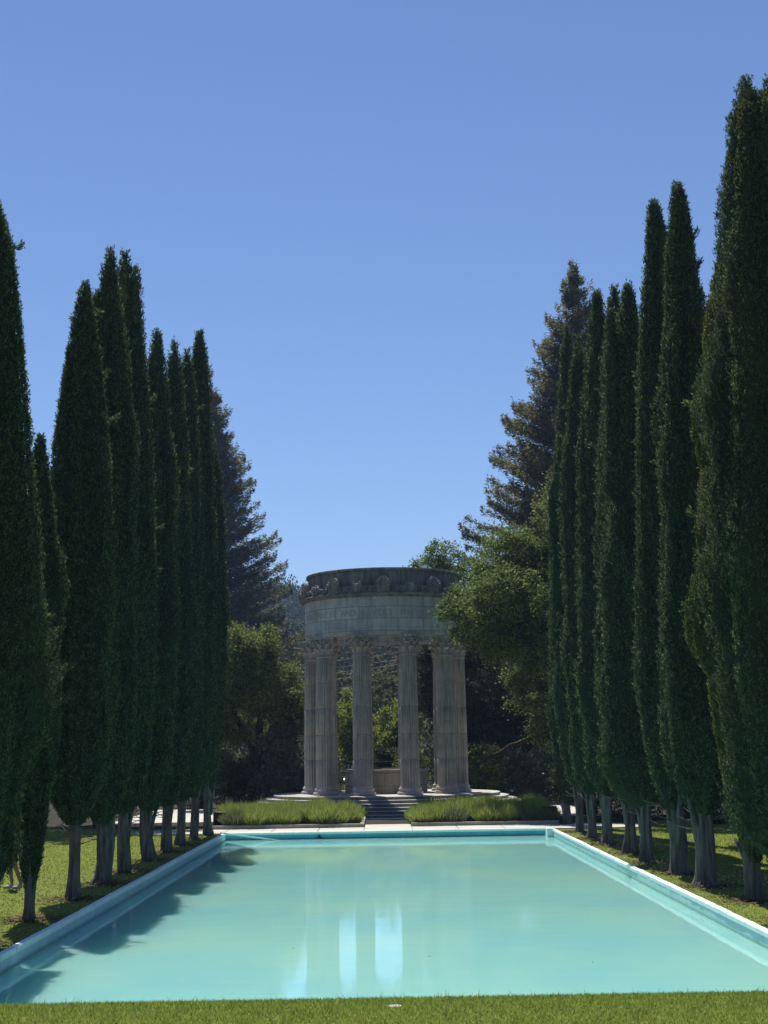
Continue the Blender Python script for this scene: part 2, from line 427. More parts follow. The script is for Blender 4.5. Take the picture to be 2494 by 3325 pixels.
# side coping: slightly uneven hand-plastered edge
def coping_side(x0, x1):
    cuts = np.linspace(oy0, PY1, 13)
    for ya, yb in zip(cuts[:-1], cuts[1:]):
        n = 16; yy = np.linspace(ya+0.008, yb-0.008, n); dx = rng.randn()*0.004; dz = rng.randn()*0.003
        w2 = rng.randn(n)*0.003; w1 = rng.randn(n)*0.003
        V = []
        for k in range(n):
            a, b = x0+dx+w1[k], x1+dx+w1[k]; z = 0.035+dz+w2[k]
            V += [(a, yy[k], -0.05), (a, yy[k], z-0.02), (a+0.016, yy[k], z), (b-0.016, yy[k], z), (b, yy[k], z-0.02), (b, yy[k], -0.05)]
        F = [(k*6+q, (k+1)*6+q, (k+1)*6+q+1, k*6+q+1) for k in range(n-1) for q in range(5)]
        mb.add(np.array(V), [np.array(F), [tuple(range(6))], [tuple(range(n*6-1, n*6-7, -1))]])
coping_side(PX0-CW, PX0+0.012); coping_side(PX1-0.012, PX1+CW)
mb.box((PX0-CW, PY1-0.012, -0.06), (PX1+CW, PY1+0.155, 0.03), 0.02)
mb.box((PX0-CW, PY0-CW, -0.06), (PX1+CW, PY0+0.012, 0.03), 0.02)
P(mb.obj('coping', M['coping'], pool))
mb = MB()
for xa, xb in ((PX0-0.15, PX0), (PX1, PX1+0.15)):
    mb = MB(); mb.box((xa, PY0, WL-0.02), (xb, PY1, 0.0)); P(mb.obj('side_wall', M['pool_wall'], pool))
for ya, yb in ((PY1, PY1+0.14), (PY0-0.14, PY0)):
    mb = MB(); mb.box((PX0+0.001, ya, FL-0.1), (PX1-0.001, yb, -0.06)); P(mb.obj('end_wall', M['pool_end'], pool))
for xa, xb in ((PX0-0.15, PX0+0.004), (PX1-0.004, PX1+0.15)):
    mb = MB(); mb.box((xa, PY0, FL-0.1), (xb, PY1, WL-0.021)); P(mb.obj('lining', M['pool_floor'], pool))
mb = MB(); mb.box((PX0+0.001, PY0, FL-0.1), (PX1-0.001, PY1, FL)); P(mb.obj('pool_floor', M['pool_floor'], pool))
mb = MB(); mb.box((PX1-0.22, PY1-1.05, FL), (PX1-0.001, PY1-0.55, 0.075), 0.02); P(mb.obj('corner_block', M['coping'], pool))
mb = MB(); mb.box((-2.50, PY1-0.016, -0.215), (-2.20, PY1-0.001, -0.075)); ft = P(mb.obj('outlet_plate', M['pool_end'], pool))
mb = MB(); mb.tube([(-2.35, PY1-0.08, -0.14), (-2.35, PY1-0.017, -0.14)], [0.045, 0.05], 12); mb.box((-2.47, PY1-0.05, -0.20), (-2.23, PY1-0.017, -0.175))
mb.obj('outlet_pipe', M['black_metal'], ft)
# water
wv = [(PX0, PY0, WL), (PX1, PY0, WL), (PX1, PY1, WL), (PX0, PY1, WL)]
tag(link('water', np_mesh('water', np.array(wv), [np.array([(0, 1, 2, 3)])]), M['water']), kind='structure')
# board leaning across the far left corner
mb = MB()
mb.tube([(PX0-0.10, PY1-0.95, 0.10), (PX0+0.4, PY1-0.80, 0.01), (PX0+2.05, PY1-0.25, -0.27)], [0.028, 0.028, 0.028], 8)
tag(mb.obj('pale_pole', M['pool_wall']), 'pale blue pole slanting from the coping into the water at the pool corner', 'pole')
# fallen leaves on the water
fl = RS(77)
for k, (fx, fy) in enumerate([(-1.55, 24.2), (-0.6, 27.5), (0.65, 23.0), (1.9, 30.5), (3.1, 22.1), (2.2, 25.6), (-2.6, 30.2), (3.9, 28.0), (-0.9, 21.0), (0.9, 40.2)]):
    a = fl.rand()*6.28; L_ = 0.05+0.03*fl.rand()
    p = np.array([[fx, fy, WL+0.006]]); d = np.array([[math.cos(a), math.sin(a), 0.08]]); wd = np.array([[-math.sin(a), math.cos(a), 0.1]])
    V_, F_ = kites(p, d, wd, L_, L_*0.55)
    o = link('floating_leaf', np_mesh('floating_leaf', V_, [F_]), M['bark_dark'])
    tag(o, 'small dark dead leaf floating on the turquoise pool water', 'leaf', 'dead leaves floating on the pool')

# ------------------------------------------------------------------ temple
TC = (0.15, 69.6)
temple = thing('round_temple', (TC[0], TC[1], 0), 'round open stone temple of fluted columns with carved drum on circular steps', 'temple')
TR = 0.1417
for i in range(6):
    r = 5.45+0.39*i; zt = 0.85-TR*i; zb = max(zt-TR, -0.05) if i < 5 else -0.05
    mb = MB()
    if i == 0: prof = [(0.001, zt), (r-0.015, zt), (r, zt-0.015), (r, zb)]
    else: prof = [(r-0.60, zt), (r-0.015, zt), (r, zt-0.015), (r, zb)]
    mb.lathe(prof, 128); so_ = mb.obj('step', M['stone_pale'], temple)
    so_.data.materials.append(M['riser'])  # upright faces get a darker tone that paints in their backlit shade
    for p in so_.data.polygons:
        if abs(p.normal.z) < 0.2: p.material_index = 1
mb = MB(); mb.lathe([(4.45, 0.853), (5.0, 0.853)], 96); mb.obj('inlay_band', M['stone_pink'], temple)
RC = 3.5
NF = 22
def flute(A, z):
    t = (A*NF/(2*PI)) % 1.0
    f = np.where(t < 0.16, 0.0, np.sin(np.clip((t-0.16)/0.84, 0, 1)*PI))
    return 1-0.15*f
def ent(z):
    t = (z-1.18)/(7.33-1.18)
    return 0.452-0.055*t**1.6
mb = MB()
zj = [2.47, 3.62, 4.86, 6.05]
prof = [(0.475, 1.18), (0.47, 1.235), (0.452, 1.27)]
def fl2(A, z):
    return np.where((z > 1.26) & (z < 7.20), flute(A, z), 1.0)
zs = [1.275]+[q for j in zj for q in (j-0.02, j-0.012, j+0.012, j+0.02)]+[7.19]
zs += list(np.linspace(1.5, 7.0, 12)); zs = sorted(zs)
for z in zs:
    r = ent(z)
    if any(abs(z-j) < 0.013 for j in zj): r -= 0.022
    prof.append((r, z))
prof += [(ent(7.2)+0.004, 7.205), (ent(7.2)+0.03, 7.235), (ent(7.2)+0.035, 7.27), (ent(7.2)+0.008, 7.30), (ent(7.2), 7.33)]
mb.lathe(prof, NF*8, rfun=fl2)
me_shaft = mb.mesh('column', True)
mb = MB()
mb.lathe([(0.001, 0.85), (0.57, 0.85), (0.595, 0.875), (0.605, 0.92), (0.595, 0.965), (0.565, 0.99), (0.53, 0.998), (0.525, 1.01), (0.505, 1.04),
          (0.505, 1.065), (0.525, 1.085), (0.535, 1.11), (0.53, 1.145), (0.51, 1.165), (0.48, 1.17), (0.475, 1.185)], 48)
me_base = mb.mesh('column_base', True)
def acanthus(mb, ang, r0, z0, h, wd, curl):
    """one carved leaf leaning out from the bell, its tip curling over"""
    n = 8; V = []
    for k in range(n+1):
        t = k/n
        rr = r0+0.10*t**2+curl*max(0, t-0.65)**1.0*1.6
        zz = z0+h*min(t, 0.88)-(0.10*h*((t-0.88)/0.12) if t > 0.88 else 0)
        hw = wd*(0.55+0.6*math.sin(PI*min(1, t*0.85+0.1)))*(1 if t < 0.7 else 1-0.75*(t-0.7)/0.3)*(1+0.12*(-1)**k)
        for s_ in (-1, -0.5, 0, 0.5, 1):
            ro = rr+0.035*(1-abs(s_))+(0.015 if abs(s_) == 0.5 else 0)*-1
            a = ang+s_*hw/ro
            V.append((ro*math.cos(a), ro*math.sin(a), zz))
    F = [(k*5+j, k*5+j+1, (k+1)*5+j+1, (k+1)*5+j) for k in range(n) for j in range(4)]
    mb.add(np.array(V), [np.array(F)])
def make_capital():
    mb = MB()
    z0 = 7.33
    mb.lathe([(0.40, z0), (0.40, z0+0.3), (0.42, z0+0.5), (0.47, z0+0.64), (0.53, z0+0.70), (0.50, z0+0.735)], 32)
    for k in range(8):
        acanthus(mb, k*PI/4, 0.41, z0+0.01, 0.34, 0.145, 0.32)
    for k in range(8):
        acanthus(mb, k*PI/4+PI/8, 0.42, z0+0.15, 0.44, 0.14, 0.42)
    for k in range(4):                                   # corner volutes
        a = PI/4+k*PI/2
        for s_ in (-1, 1):
            pts = []
            for q in range(26):
                t = q/25.0
                th = 0.3+t*9.0; rad = 0.125*(1-0.82*t)
                rr = 0.66+rad*math.cos(th)*-1; zz = z0+0.60+rad*math.sin(th)
                aa = a+s_*(0.085-0.05*t)
                pts.append((rr*math.cos(aa), rr*math.sin(aa), zz))
            stem = [(0.46*math.cos(a+s_*0.35), 0.46*math.sin(a+s_*0.35), z0+0.42), (0.52*math.cos(a+s_*0.2), 0.52*math.sin(a+s_*0.2), z0+0.60)]
            mb.tube(stem+pts, [0.03]*2+list(np.linspace(0.034, 0.018, 26)), 6)
    for k in range(4):                                   # centre scrolls + fleuron
        a = k*PI/2
        for s_ in (-1, 1):
            aa = a+s_*0.17
            mb.sphere((0.52*math.cos(aa), 0.52*math.sin(aa), z0+0.61), (0.055, 0.055, 0.07), 8, 6)
        mb.sphere((0.585*math.cos(a), 0.585*math.sin(a), z0+0.775), (0.06, 0.06, 0.055), 8, 6)
    # abacus: square with hollow sides
    out = []
    for k in range(4):
        a = PI/4+k*PI/2; b = a+PI/2
        p0 = np.array([math.cos(a-0.07), math.sin(a-0.07)])*0.80; 
        A0 = np.array([math.cos(a+0.07), math.sin(a+0.07)])*0.80; B0 = np.array([math.cos(b-0.07), math.sin(b-0.07)])*0.80
        mid = np.array([math.cos((a+b)/2), math.sin((a+b)/2)])
        out.append(p0)
        for t in np.linspace(0, 1, 9)[:-1]:
            out.append(A0*(1-t)+B0*t-mid*0.075*math.sin(PI*t))
    out = np.array(out); n = len(out)
    V = np.concatenate([np.c_[out*s_, np.full(n, z)] for s_, z in ((0.92, z0+0.735), (0.97, z0+0.765), (1.0, z0+0.79), (1.0, z0+0.838))])
    j = np.arange(n); j2 = (j+1) % n
    F = [np.stack([i*n+j, i*n+j2, (i+1)*n+j2, (i+1)*n+j], -1) for i in range(3)]
    mb.add(V, F+[[list(range(n))[::-1]], [list(range(3*n, 4*n))]])
    return mb.mesh('capital', False)
me_cap = make_capital()
for m_ in (me_shaft, me_base, me_cap): m_.materials.append(M['stone'])
for k in range(10):
    a = -PI/2+PI/10+k*PI/5
    c = link('column', me_shaft, None, temple); c.location = (RC*math.cos(a), RC*math.sin(a), 0); c.rotation_euler = (0, 0, a+PI/4+0.0)
    b = link('column_base', me_base, None, c); cp = link('capital', me_cap, None, c); cp.rotation_euler = (0, 0, -PI/4+PI/4)
# entablature drum (ring): outer faces with fasciae, soffit and inner face
RD, RI = 3.90, 3.10
mb = MB()
mb.lathe([(RI, 8.17), (RD-0.06, 8.17), (RD-0.06, 8.30), (RD-0.035, 8.305), (RD-0.035, 8.46), (RD-0.01, 8.47), (RD, 8.50), (RD-0.02, 8.53),
          (RD-0.03, 8.54), (RD-0.03, 9.90), (RD, 9.93)], 160)
mb.lathe([(RI, 10.0), (RI, 8.17)][::1], 120)
drum = mb.obj('drum', M['stone_ashlar'], temple)
mb = MB()
mb.lathe([(RD-0.02, 9.93), (RD+0.05, 9.95), (RD+0.07, 10.0), (RD+0.16, 10.03), (RD+0.22, 10.06), (RD+0.23, 10.11), (RD+0.17, 10.14), (3.60, 10.145)], 160)
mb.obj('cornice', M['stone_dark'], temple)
mb = MB()
mb.lathe([(3.16, 10.0), (3.16, 11.22), (3.20, 11.31), (3.78, 11.31), (3.80, 11.28), (3.80, 11.19), (3.76, 11.17), (3.70, 11.16), (3.68, 10.14)], 160)
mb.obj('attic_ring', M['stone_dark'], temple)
# frieze carving that stands on the cornice
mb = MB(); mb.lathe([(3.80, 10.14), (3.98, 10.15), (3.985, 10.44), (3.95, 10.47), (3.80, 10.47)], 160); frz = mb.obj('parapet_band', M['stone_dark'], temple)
def make_antefix():
    mb = MB()
    out = [(-0.27, 0)]+[(-0.30*math.cos(t)*(1.0 if t < 0.1 else 1.0), 0.40+0.37*math.sin(t)) for t in np.linspace(-0.35, PI+0.35, 17)]+[(0.27, 0)]
    out = [(x, z) for x, z in out]
    mb.prism(out[::-1], 0.02, 0.20)
    ou2 = [(x*0.86, 0.05+z*0.90) for x, z in out]
    mb.prism(ou2[::-1], -0.005, 0.02)
    for k in range(9):                                    # palmette petals
        t = math.radians(-76+19*k); L_ = 0.40-0.07*abs(math.sin(t))
        cx2, cz2 = math.sin(t)*(0.08+L_/2), 0.26+math.cos(t)*(0.08+L_/2)*0.98
        rot = np.array([[math.cos(t), 0, math.sin(t)], [0, 1, 0], [-math.sin(t), 0, math.cos(t)]])
        mb.sphere((cx2, -0.01, cz2), (0.036, 0.075, L_/2), 8, 6, rot)
    for s_ in (-1, 1):
        pts = [(s_*(0.12+0.085*(1-q/14.0)*math.cos(q*0.62)), -0.015, 0.15+0.085*(1-q/14.0)*math.sin(q*0.62)) for q in range(13)]
        mb.tube(pts, [0.026]*13, 6)
    return mb.mesh('antefix')
def make_lion():
    mb = MB()
    oc = [(0.23*math.cos(t)*(1+0.06*(k % 2)), 0.25+0.255*math.sin(t)*(1+0.06*(k % 2))) for k, t in enumerate(np.linspace(0, 2*PI, 15)[:-1])]
    mb.prism(oc[::-1], 0.0, 0.20)                                    # mane with ragged rim
    mb.prism([(x*0.74, 0.25+(z-0.25)*0.74) for x, z in oc][::-1], -0.06, 0.0)
    mb.box((-0.12, -0.13, 0.20), (0.12, -0.06, 0.42), 0.02)          # brow
    mb.box((-0.045, -0.20, 0.16), (0.045, -0.06, 0.33), 0.015)       # nose
    mb.sphere((0, -0.13, 0.15), (0.11, 0.10, 0.055), 10, 6)          # muzzle
    mb.sphere((0, -0.11, 0.065), (0.075, 0.07, 0.03), 8, 5)          # jaw
    for s_ in (-1, 1):
        mb.sphere((s_*0.16, -0.04, 0.47), (0.05, 0.05, 0.055), 8, 5)
        mb.sphere((s_*0.085, -0.075, 0.255), (0.03, 0.03, 0.022), 8, 5)
    return mb.mesh('lion_head')
def make_scroll():
    mb = MB()
    for s_ in (-1, 1):
        pts = [(s_*0.14+s_*0.11*(1-q/20.0)*math.cos(q*0.55+0.6), -0.02, 0.17+0.12*(1-q/20.0)*math.sin(q*0.55+0.6)) for q in range(18)]
        mb.tube(pts, list(np.linspace(0.042, 0.02, 18)), 6)
        mb.sphere((s_*0.14, -0.02, 0.17), (0.035, 0.05, 0.035), 8, 5)
    acv = [(0, -0.02, 0.02), (0.0, -0.06, 0.2), (0, -0.03, 0.36)]
    mb.tube(acv, [0.05, 0.045, 0.02], 6)
    return mb.mesh('scroll_ornament')
ma, ml, ms = make_antefix(), make_lion(), make_scroll()
for q in (ma, ml, ms): q.materials.append({id(ma): M['stone_mid'], id(ml): M['stone_mid'], id(ms): M['stone_dark']}[id(q)])
for k in range(40):
    a = -PI/2+k*PI/20
    if k % 4 == 0: nm_, me_, rr = 'antefix', ma, 4.07
    elif k % 4 == 2: nm_, me_, rr = 'lion_head', ml, 4.03
    else: nm_, me_, rr = 'scroll_ornament', ms, 3.99
    o = link(nm_, me_, None, temple)
    o.location = (rr*math.cos(a), rr*math.sin(a), 10.142); o.rotation_euler = (0, 0, a+PI/2)
    if k % 4 in (1, 3): o.scale = (1.0, 1, 0.9)
# inscription carved round the drum
def bend_text(txt, ang0, step, zbase, size, R0):
    allV, allF, n = [], [], 0
    for i, ch in enumerate(txt):
        if ch == ' ': continue
        cu = bpy.data.curves.new('letter', 'FONT'); cu.body = ch; cu.size = size; cu.align_x = 'CENTER'
        cu.resolution_u = 3
        ob = bpy.data.objects.new('letter', cu); col.objects.link(ob)
        dg = bpy.context.evaluated_depsgraph_get(); dg.update()
        me = bpy.data.meshes.new_from_object(ob.evaluated_get(dg))
        V = np.array([v.co for v in me.vertices]); Fs = [tuple(p.vertices) for p in me.polygons]
        bpy.data.objects.remove(ob); bpy.data.curves.remove(cu); bpy.data.meshes.remove(me)
        a = math.radians(ang0+i*step)-PI/2+V[:, 0]*0.9/R0
        allV.append(np.stack([R0*np.cos(a), R0*np.sin(a), zbase+V[:, 1]], -1))
        allF += [tuple(x+n for x in f) for f in Fs]; n += len(V)
    me = bpy.data.meshes.new('inscription'); me.from_pydata(np.concatenate(allV).tolist(), [], allF); me.update()
    return me
txt = 'WILDERNESS AND RIVERS IN THE DESERT TO'; p0 = 0
for word in txt.split(' '):
    link('carved_word', bend_text(word, -70.5+3.75*p0, 3.75, 9.06, 0.43, RD-0.024), M['joint'], drum); p0 += len(word)+1
# well parapet in the middle
well = thing('well_wall', (0.14, TC[1], 0.85), 'low round stone well wall with slab top in the middle of the temple floor', 'well')
mb = MB(); mb.lathe([(1.98, 0.0), (1.98, 1.02)], 72); mb.lathe([(1.62, 1.02), (1.62, 0.0)], 72); mb.obj('wall', M['stone_wall'], well)
mb = MB(); mb.lathe([(1.56, 1.02), (2.06, 1.02), (2.08, 1.04), (2.08, 1.11), (2.05, 1.13), (1.56, 1.13), (1.56, 1.02)], 72); mb.obj('coping_slab', M['stone_wall'], well)

# ------------------------------------------------------------------ planting beds
for nm_, xa, xb, inner, lab in (('L', -6.9, -0.76, 1, 'low stone curb round the planting bed beside the tree stump in sun'),
                                ('R', 1.07, 6.7, -1, 'low stone curb round the planting bed whose far end is in tree shade')):
    mb = MB()
    mb.box((xa, 55.48, -0.05), (xb, 55.66, 0.15), 0.02)
    xi = xb-0.16 if inner > 0 else xa
    mb.box((xi, 55.662, -0.05), (xi+0.16, 61.6, 0.146), 0.02)
    tag(mb.obj('bed_curb', M['curb']), lab, 'curb')
sheet('bed_soil', -6.9, -0.92, 55.66, 64.0, 0.05, M['soil']); 
sheet('bed_soil', 1.23, 6.7, 55.66, 64.0, 0.05, M['soil'])
def lavender_mesh(seed, n=2200, h=0.72, r=0.64):
    q = RS(seed)
    a = q.rand(n)*2*PI; rr = np.sqrt(q.rand(n))
    base = np.stack([np.cos(a)*rr*r*0.55, np.sin(a)*rr*r*0.55, q.rand(n)*0.30*h*(1-rr)], -1)
    d = norm(np.stack([np.cos(a)*rr*0.75+q.randn(n)*0.16, np.sin(a)*rr*0.75+q.randn(n)*0.16, np.full(n, 1.0)], -1))
    wd = norm(np.cross(d, q.randn(n, 3)))
    V, F_ = kites(base, d, wd, h*(1.0-0.32*rr**2)*(0.65+0.5*q.rand(n)), 0.012+0.014*q.rand(n))
    return np_mesh('lavender_clump', V, [F_])
lav = [lavender_mesh(s) for s in (1, 2, 3, 4)]
for m_ in lav: m_.materials.append(M['lavender'])
dry = lavender_mesh(9, 900, 0.6, 0.6); dry.materials.append(M['olive'])
q = RS(12)
for side, (xa, xb) in enumerate(((-6.75, -1.05), (1.15, 6.6))):
    lab = ['bright green lavender clump massed in the bed beside the sunlit stump', 'bright green lavender clump massed in the bed beside the shaded stump'][side]
    grp = ['lavender clumps in the bed left of the steps', 'lavender clumps in the bed right of the steps'][side]
    for j in range(8):
        yy = 56.15+0.80*j
        nxr = 8
        for i in range(nxr):
            xx = xa+0.35+(xb-xa-0.7)*(i+0.5*(j % 2)*0.9)/(nxr-0.6)+q.randn()*0.10
            y2 = yy+q.randn()*0.10
            if (xx-TC[0])**2+(y2-TC[1])**2 < 7.75**2 or xx > xb-0.1: continue
            if side == 0 and j == 0 and i == 5: continue
            if side == 1 and j == 0 and i == 3: continue
            if side == 0 and xx < -6.1 and y2 < 58.2: continue
            isdry = q.rand() < 0.10
            o = link('lavender_clump', dry if isdry else lav[q.randint(4)], None)
            o.location = (xx, y2, 0.04); s_ = 0.82+0.36*q.rand(); o.scale = (s_*1.02, s_*1.02, s_*(0.85+0.25*q.rand())); o.rotation_euler = (0, 0, q.rand()*6.28)
            tag(o, lab.replace('bright green', 'thin greyish half-dry') if isdry else lab, 'lavender', grp.replace('lavender', 'half-dry lavender') if isdry else grp)
# stumps
def stump(x, y, r, h, lab, seed):
    q = RS(seed); t = thing('tree_stump', (x, y, 0), lab, 'stump')
    ph = q.rand(5)*6.28
    def rib(A, z): return 1+0.09*np.cos(5*A+ph[0])+0.06*np.cos(9*A+ph[1])+0.03*np.cos(17*A+ph[2])
    mb = MB(); mb.lathe([(r*1.28, -0.05), (r*1.12, 0.08), (r, 0.25), (r*0.97, h-0.03), (r*0.93, h)], 48, rfun=rib); mb.obj('bark', M['bark_dark'], t)
    mb = MB(); mb.lathe([(0.001, h-0.004), (r*0.5, h-0.002), (r*0.93, h)], 48, rfun=rib); mb.obj('cut_top', M['stone_wall'], t)
stump(-6.45, 57.1, 0.25, 0.60, 'thick dark tree stump standing in sun at the end of a planting bed', 1)
stump(6.55, 57.0, 0.27, 0.62, 'dark tree stump in deep shade beside the planting bed and slim cypress', 2)

# ------------------------------------------------------------------ cypresses
def cyp_prof(kind):
    P_ = {'full': [(0, .30), (.03, .62), (.08, .85), (.18, .98), (.35, 1.0), (.55, .95), (.68, .80), (.78, .60), (.86, .42), (.92, .28), (.97, .16), (1, .03)],
          'edge': [(0, .3), (.05, .62), (.15, .79), (.28, 1.0), (.4, 1.0), (.65, .79), (.78, .65), (.92, .43), (.97, .2), (1, .04)],
          'giant': [(0, .4), (.05, .82), (.22, 1), (.45, .90), (.70, .78), (.88, .52), (.97, .36), (1, .1)],
          'slim': [(0, .35), (.03, .66), (.08, .86), (.2, .98), (.35, 1.0), (.53, .90), (.70, .74), (.82, .56), (.917, .36), (.965, .21), (1, .03)],
          'column': [(0, .25), (.03, .55), (.08, .8), (.18, .97), (.4, 1.0), (.6, .96), (.75, .86), (.86, .72), (.94, .58), (.98, .42), (1, .10)],
          'spindle': [(0, .15), (.05, .38), (.12, .62), (.25, .9), (.4, 1.0), (.6, .92), (.75, .74), (.87, .5), (.95, .28), (1, .04)]}[kind]
    return np.array([p[0] for p in P_]), np.array([p[1] for p in P_])

def cypress(name, x, y, H, z0, Rm, kind, tr, label, seed, lean=(0, 0), leaders=(), stems=3, n=22000, mat='cypress', leafy_base=False, plume=1.0):
    q = RS(seed)
    Rm *= 0.90; tr *= 0.84; ls = min(1.25, max(0.72, y/34.0))
    root = thing(name, (x, y, 0), label, 'cypress tree', 'cypress rows along the pool')
    tz, tr_ = cyp_prof(kind)
    ks = q.randint(2, 9, 8); ph = q.rand(8)*6.28; kz = q.randn(8)*0.35; am = 0.055*q.rand(8)+0.018
    lum = [(q.rand()*6.28, q.rand(), 0.13+0.20*q.rand(), (0.07+0.13*q.rand())*plume) for _ in range(44)]
    def rad(A, t):
        z = z0+(H-z0)*t
        r = np.interp(t, tz, tr_)*Rm
        f = 1.0
        for k in range(8): f = f+am[k]*np.cos(ks[k]*A+ph[k]+kz[k]*z)
        for a0, t0, wa, ht in lum:
            dA = np.abs((A-a0+PI) % (2*PI)-PI)
            tt = (t-t0+0.06)
            f = f+ht*np.exp(-(dA/wa)**2)*np.where((tt > 0) & (tt < 0.16), np.sin(np.clip(tt/0.16, 0, 1)*PI)**0.7, 0)*1.5
        return r*f
    def cen(t):
        return lean[0]*t**1.5, lean[1]*t**1.5
    parts = []; n_acc = 0
    Vs, Fs = [], []
    def core(m=72, k=110, sub=None):
        nonlocal n_acc
        A = 2*PI*np.arange(m)/m; T = np.linspace(0, 1, k)
        AA, TT = np.meshgrid(A, T)
        if sub is None:
            r = rad(AA, TT)*0.84; cx2, cy2 = cen(TT); zz = z0+(H-z0)*TT
        else:
            ox, oy, za, zb, rs = sub
            r = rs*np.interp(TT, [0, .3, .7, .93, 1], [.8, 1, .7, .35, .03])*0.88; zz = za+(zb-za)*TT; cx2, cy2 = ox, oy
        V = np.stack([cx2+r*np.cos(AA), cy2+r*np.sin(AA), zz], -1).reshape(-1, 3)
        i = np.arange(k-1)[:, None]; j = np.arange(m)[None, :]; j2 = (j+1) % m
        F_ = np.stack([i*m+j, i*m+j2, (i+1)*m+j2, (i+1)*m+j], -1).reshape(-1, 4)
        Vs.append(V); Fs.append(F_+n_acc); n_acc += len(V)
    def sprays(nn, sub=None):
        nonlocal n_acc
        if sub is None:
            tg = np.linspace(0, 1, 400); wgt = np.interp(tg, tz, tr_)+0.12
            cdf = np.cumsum(wgt); cdf /= cdf[-1]
            t = np.interp(q.rand(nn), cdf, tg); A = q.rand(nn)*2*PI
            r = rad(A, t)*(0.87+0.10*q.rand(nn)+0.07*q.rand(nn)**6); cx2, cy2 = cen(t); zz = z0+(H-z0)*t
        else:
            ox, oy, za, zb, rs = sub
            t = q.rand(nn)**1.3; A = q.rand(nn)*2*PI
            r = rs*np.interp(t, [0, .3, .7, .93, 1], [.8, 1, .7, .35, .03])*(0.8+0.25*q.rand(nn)); zz = za+(zb-za)*t; cx2, cy2 = ox, oy
        # sprays grow in tufts: each tuft is a small upright plume
        per_t = 14; nc = max(1, nn//per_t)
        A, r, zz = A[:nc], r[:nc], zz[:nc]
        cx2 = np.broadcast_to(cx2, (nn,))[:nc]; cy2 = np.broadcast_to(cy2, (nn,))[:nc]
        out = np.stack([np.cos(A), np.sin(A), np.zeros(nc)], -1); tan = np.stack([-np.sin(A), np.cos(A), np.zeros(nc)], -1)
        C = np.stack([cx2+r*np.cos(A), cy2+r*np.sin(A), zz], -1)
        ax = norm(np.array([0, 0, 1.0])+out*(0.06+0.30*q.rand(nc))[:, None]+tan*(q.randn(nc)*0.22)[:, None])
        ln = ls*(0.11+0.13*q.rand(nc))
        k = np.repeat(np.arange(nc), per_t); m = len(k); u = q.rand(m)
        Pp = C[k]+ax[k]*(u*ln[k])[:, None]+tan[k]*ls*(q.randn(m)*0.034*(1.15-u))[:, None]+ls*out[k]*(q.randn(m)*0.016)[:, None]
        d = norm(ax[k]+0.48*q.randn(m, 3)*np.array([1, 1, 0.7]))
        wd = norm(np.cross(d, out[k]+0.9*q.randn(m, 3)))
        Ln = ls*(0.040+0.062*q.rand(m)**1.3)
        V, F_ = kites(Pp, d, wd, Ln, ls*(0.016+0.019*q.rand(m)))
        Vs.append(V); Fs.append(F_+n_acc); n_acc += len(V)
    core(); sprays(int(n*3.9/ls**2))
    for L_ in leaders:
        core(24, 24, L_); sprays(int(1500+1500*(L_[3]-L_[2])), L_)
    # stray branchlets that stand off the column
    for _ in range(q.randint(7, 14)):
        t = 0.15+0.8*q.rand(); a = q.rand()*6.28; r = float(rad(np.array(a), np.array(t))); c_ = cen(t)
        o3 = np.array([math.cos(a), math.sin(a), 0]); p0 = np.array([c_[0], c_[1], z0+(H-z0)*t])+o3*r*0.9
        dirn = o3*0.8+np.array([0, 0, 0.55]); dirn /= np.linalg.norm(dirn); ln = 0.2+0.28*q.rand()
        nn = 70; s_ = q.rand(nn)
        Pp = p0+dirn*(s_*ln)[:, None]+q.randn(nn, 3)*0.025
        d = norm(dirn+q.randn(nn, 3)*0.5); wd = norm(np.cross(d, q.randn(nn, 3)))
        V, F_ = kites(Pp, d, wd, 0.08+0.06*q.rand(nn), 0.035)
        Vs.append(V); Fs.append(F_+n_acc); n_acc += len(V)
    if leafy_base:      # loose foliage down the trunk
        nn = 1500; t = q.rand(nn); A = q.rand(nn)*6.28; zz = 0.35+(z0-0.1)*t
        r = (0.14+0.16*t)*np.sqrt(q.rand(nn))*1.2
        out = np.stack([np.cos(A), np.sin(A), np.zeros(nn)], -1)
        Pp = np.stack([r*np.cos(A), r*np.sin(A), zz], -1); d = norm(np.array([0, 0, 0.7])+out*0.6+q.randn(nn, 3)*0.4)
        V, F_ = kites(Pp, d, norm(np.cross(d, q.randn(nn, 3))), 0.12, 0.05)
        Vs.append(V); Fs.append(F_+n_acc); n_acc += len(V)
    link('crown', np_mesh('crown', np.concatenate(Vs), [np.concatenate(Fs)]), M[mat], root)
    # trunk: fluted bole with flare, splitting under the crown
    mb = MB(); top = z0+1.6
    p1, p2, p3 = q.rand(3)*6.28
    def ribs(A, t): return 1+0.17*np.cos(3*A+p1+t*2.4)+0.14*np.cos(5*A+p2-t*2)+0.08*np.cos(8*A+p3+t*3)+0.08*math.sin(t*11+p1)
    zz = np.array([-0.15, 0.0, 0.08, 0.2, 0.45, 0.8, 1.2, 1.7, 2.2, top])
    zz = zz[zz <= top]
    rr = tr*np.interp(zz, [-0.15, 0.0, 0.1, 0.3, 0.9, top], [1.5, 1.32, 1.18, 1.03, 0.92, 0.75])
    bx, by = q.randn(2)*0.06
    pts = np.stack([bx*np.sin(zz*1.3), by*np.sin(zz*1.1), zz], -1)
    mb.tube(pts, rr, 22, ribs)
